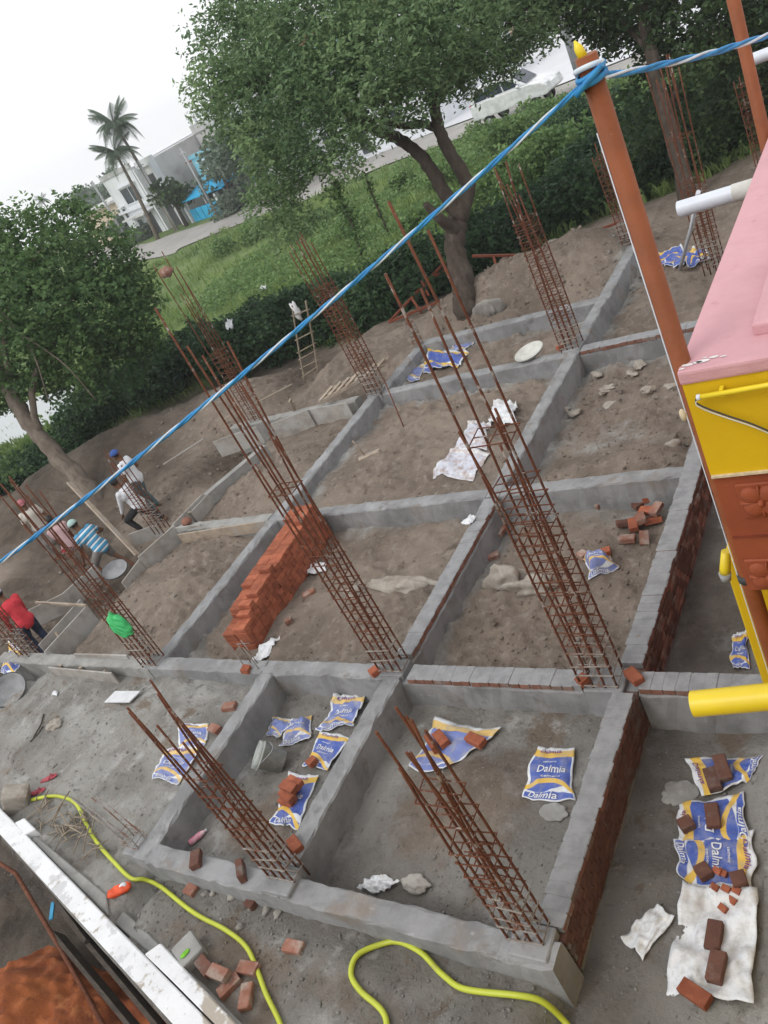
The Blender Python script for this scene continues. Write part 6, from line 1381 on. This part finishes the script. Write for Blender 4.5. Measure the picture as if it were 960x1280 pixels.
def palm(label, base, top, nf=30, s=1.0, group='palm trees'):
    base = np.array(base); top = np.array(top); t = thing('palm_tree', label, 'palm tree', base, 0, group); d = top-base
    mb = MB(); P = [np.array([0, 0, -.3]), d*.3+np.array([.15, 0, .1]), d*.65+np.array([.12, 0, .1]), d]; mb.tube(catmull(P, 5), list(np.linspace(.19, .10, 16)), 'bark_pale', 8); mb.build('trunk', t)
    cr_ = empty('crown', d); cr_.parent = t
    cr_.location = d
    for k in range(nf):
        a = 2.4*k+random.gauss(0, .2); link('frond', FR[k % 4], cr_, (0, 0, 0), (0, random.gauss(0, .15)-(.5 if k % 4 == 0 else 0), a), (s,)*3)
    return t
def fpix(px_, py_, off):
    d = ray(px_, py_); O = np.array(fw(0, off, 0)); n3 = np.array([FN[0], FN[1], 0]); return CP+d*(((O-CP) @ n3)/(d @ n3))
palm('taller palm with bare slanting trunk before the grey bay', fw(10.5, 1.2, ZF), fpix(143, 155, 1.2), s=1.0)
palm('shorter palm leaning before the white house', fw(8.6, 2.2, ZF), fpix(144, 190, 2.2), s=.95)
for (a, b_, off, lab) in ((92, 245, -40, 'hazy palm crown left of the white house'), (115, 238, -46, 'hazy small palm beside the white house'), (52, 250, -30, 'hazy palm crown above the leaning tree'), (155, 215, -34, 'hazy palm crown behind the white house roof')):
    top = fpix(a, b_, off); palm(lab, (top[0], top[1], ZF), top, 15, .8, 'far palm trees')
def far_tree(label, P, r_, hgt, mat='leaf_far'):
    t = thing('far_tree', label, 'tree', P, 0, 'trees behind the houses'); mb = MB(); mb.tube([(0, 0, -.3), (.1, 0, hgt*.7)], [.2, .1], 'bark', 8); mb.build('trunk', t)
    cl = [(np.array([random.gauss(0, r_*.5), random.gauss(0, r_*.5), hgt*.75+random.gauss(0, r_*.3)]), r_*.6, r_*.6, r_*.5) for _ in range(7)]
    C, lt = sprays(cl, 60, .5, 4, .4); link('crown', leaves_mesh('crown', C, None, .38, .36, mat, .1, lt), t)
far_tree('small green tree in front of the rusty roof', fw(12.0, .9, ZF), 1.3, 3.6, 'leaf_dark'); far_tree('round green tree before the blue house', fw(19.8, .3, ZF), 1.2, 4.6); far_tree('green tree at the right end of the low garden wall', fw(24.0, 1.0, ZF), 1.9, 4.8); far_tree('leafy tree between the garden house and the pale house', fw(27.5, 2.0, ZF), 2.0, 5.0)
for i, (s_, off, r_, hg) in enumerate(((-9, -12, 1.8, 3.6), (-19, -6, 2.0, 3.8), (-28, -14, 2.4, 4), (-40, -18, 2.8, 4.6), (-55, -20, 3.2, 5), (46, -36, 4, 7), (58, -38, 4.5, 7.5), (70, -40, 5, 8), (-75, -30, 4, 6), (-5, -45, 3, 5), (-20, -50, 3, 5.4))):
    P = fw(s_, off, ZF); far_tree('hazy tree far beyond the road', (P[0], P[1], min(ZF, hz(P[0], P[1]))), r_, hg)
for i, (px_, py_, r_) in enumerate(((175, 292, 1.1), (165, 300, 1.3), (140, 300, 2.0))):
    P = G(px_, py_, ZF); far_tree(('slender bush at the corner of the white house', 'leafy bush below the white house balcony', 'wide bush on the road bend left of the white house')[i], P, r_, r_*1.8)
# ------------------------------------------------------------------ car
pr, pf = G(612, 157, ZF+.1), G(716, 117, ZF+.1); dv = pf-pr; an = math.atan2(dv[1], dv[0])
car = thing('parked_car', 'white people carrier parked on the pale yard beyond the field', 'car', (pr[0]-dv[0]*.06, pr[1]-dv[1]*.06+.1, ZF+.38), an)
Lc, Wc = 4.4, 1.72; AX = ((1, 0, 0), (0, 0, 1), (0, 1, 0), (0, 0, 0))
body = [(0.02, .35), (.0, .7), (.06, 1.0), (1.0, 1.02), (3.3, .98), (4.0, .86), (4.35, .66), (4.4, .36), (4.2, .25), (.2, .25)]
mb = MB(); mb.prism(body, -Wc/2, Wc/2, 'car_white', AX); me = mb.mesh('body'); bevel(me, .05, 2); link('body', me, car)
mb = MB(); mb.prism([(.08, 1.0), (.28, 1.58), (.7, 1.68), (2.2, 1.66), (2.55, 1.55), (3.25, .98)], -Wc/2+.1, Wc/2-.1, 'car_white', AX); me = mb.mesh('cabin'); bevel(me, .05, 2); link('cabin', me, car)
for sgn in (-1, 1):
    y_ = sgn*(Wc/2-.098)
    for poly in ([(.32, 1.06), (.46, 1.50), (1.0, 1.56), (1.05, 1.06)], [(1.12, 1.06), (1.08, 1.56), (1.95, 1.55), (2.0, 1.06)], [(2.07, 1.06), (2.03, 1.54), (2.42, 1.46), (2.95, 1.06)]):
        mb = MB(); mb.prism(poly, y_-.012, y_+.012, 'glass_dark', AX); mb.build('side_window', car)
    for xw in (.82, 3.5):
        w = empty('wheel', (xw, sgn*(Wc/2-.08), .0)); w.parent = car; w.location = (xw, sgn*(Wc/2-.10), .02)
        mb = MB(); mb.lathe([(.18, -.1), (.30, -.1), (.32, -.05), (.32, .05), (.30, .1), (.18, .1)], 'tyre', n=24, R=Matrix.Rotation(pi/2, 3, 'X')); mb.build('tyre', w)
        mb = MB(); mb.lathe([(0, -.09), (.2, -.085), (.2, .085), (0, .09)], 'grey_metal', n=16, R=Matrix.Rotation(pi/2, 3, 'X')); mb.build('rim', w)
    mb = MB(); mb.box((.05, sgn*.70, .86), (.12, .2, .36), 'car_red'); me = mb.mesh('tail_light'); bevel(me, .03); link('tail_light', me, car)
    mb = MB(); mb.box((4.22, sgn*.62, .70), (.25, .34, .14), 'packet_silver'); me = mb.mesh('headlight'); bevel(me, .03); link('headlight', me, car)
    mb = MB(); mb.ell((2.9, sgn*(Wc/2+.07), 1.05), (.08, .1, .08), 'car_white', 10, 8); mb.build('mirror', car)
mb = MB(); mb.prism([(.10, 1.06), (.24, 1.50), (.28, 1.50), (.14, 1.06)], -.62, .62, 'glass_dark', ((1, 0, 0), (0, 0, 1), (0, 1, 0), (-.03, 0, 0))); mb.build('rear_window', car)
mb = MB(); mb.prism([(2.62, 1.53), (3.22, 1.02), (3.25, 1.04), (2.65, 1.55)], -.62, .62, 'glass_dark', AX); mb.build('windscreen', car)
mb = MB(); mb.box((-.01, 0, .72), (.03, .5, .14), 'paper_white'); mb.build('number_plate', car)

# ------------------------------------------------------------------ light haze in the air
m = bpy.data.materials.new('haze'); m.use_nodes = True; nt = m.node_tree; nt.nodes.clear()
o_ = nt.nodes.new('ShaderNodeOutputMaterial'); v_ = nt.nodes.new('ShaderNodeVolumePrincipled'); v_.inputs['Color'].default_value = (.97, .98, .99, 1); v_.inputs['Density'].default_value = .0009
nt.links.new(v_.outputs[0], o_.inputs['Volume']); MATS['haze'] = m
mb = MB(); mb.box((0, 100, -12), (740, 740, 52), 'haze'); tag(mb.build('haze'), 'thin pale haze over the whole place', 'haze', kind='stuff')
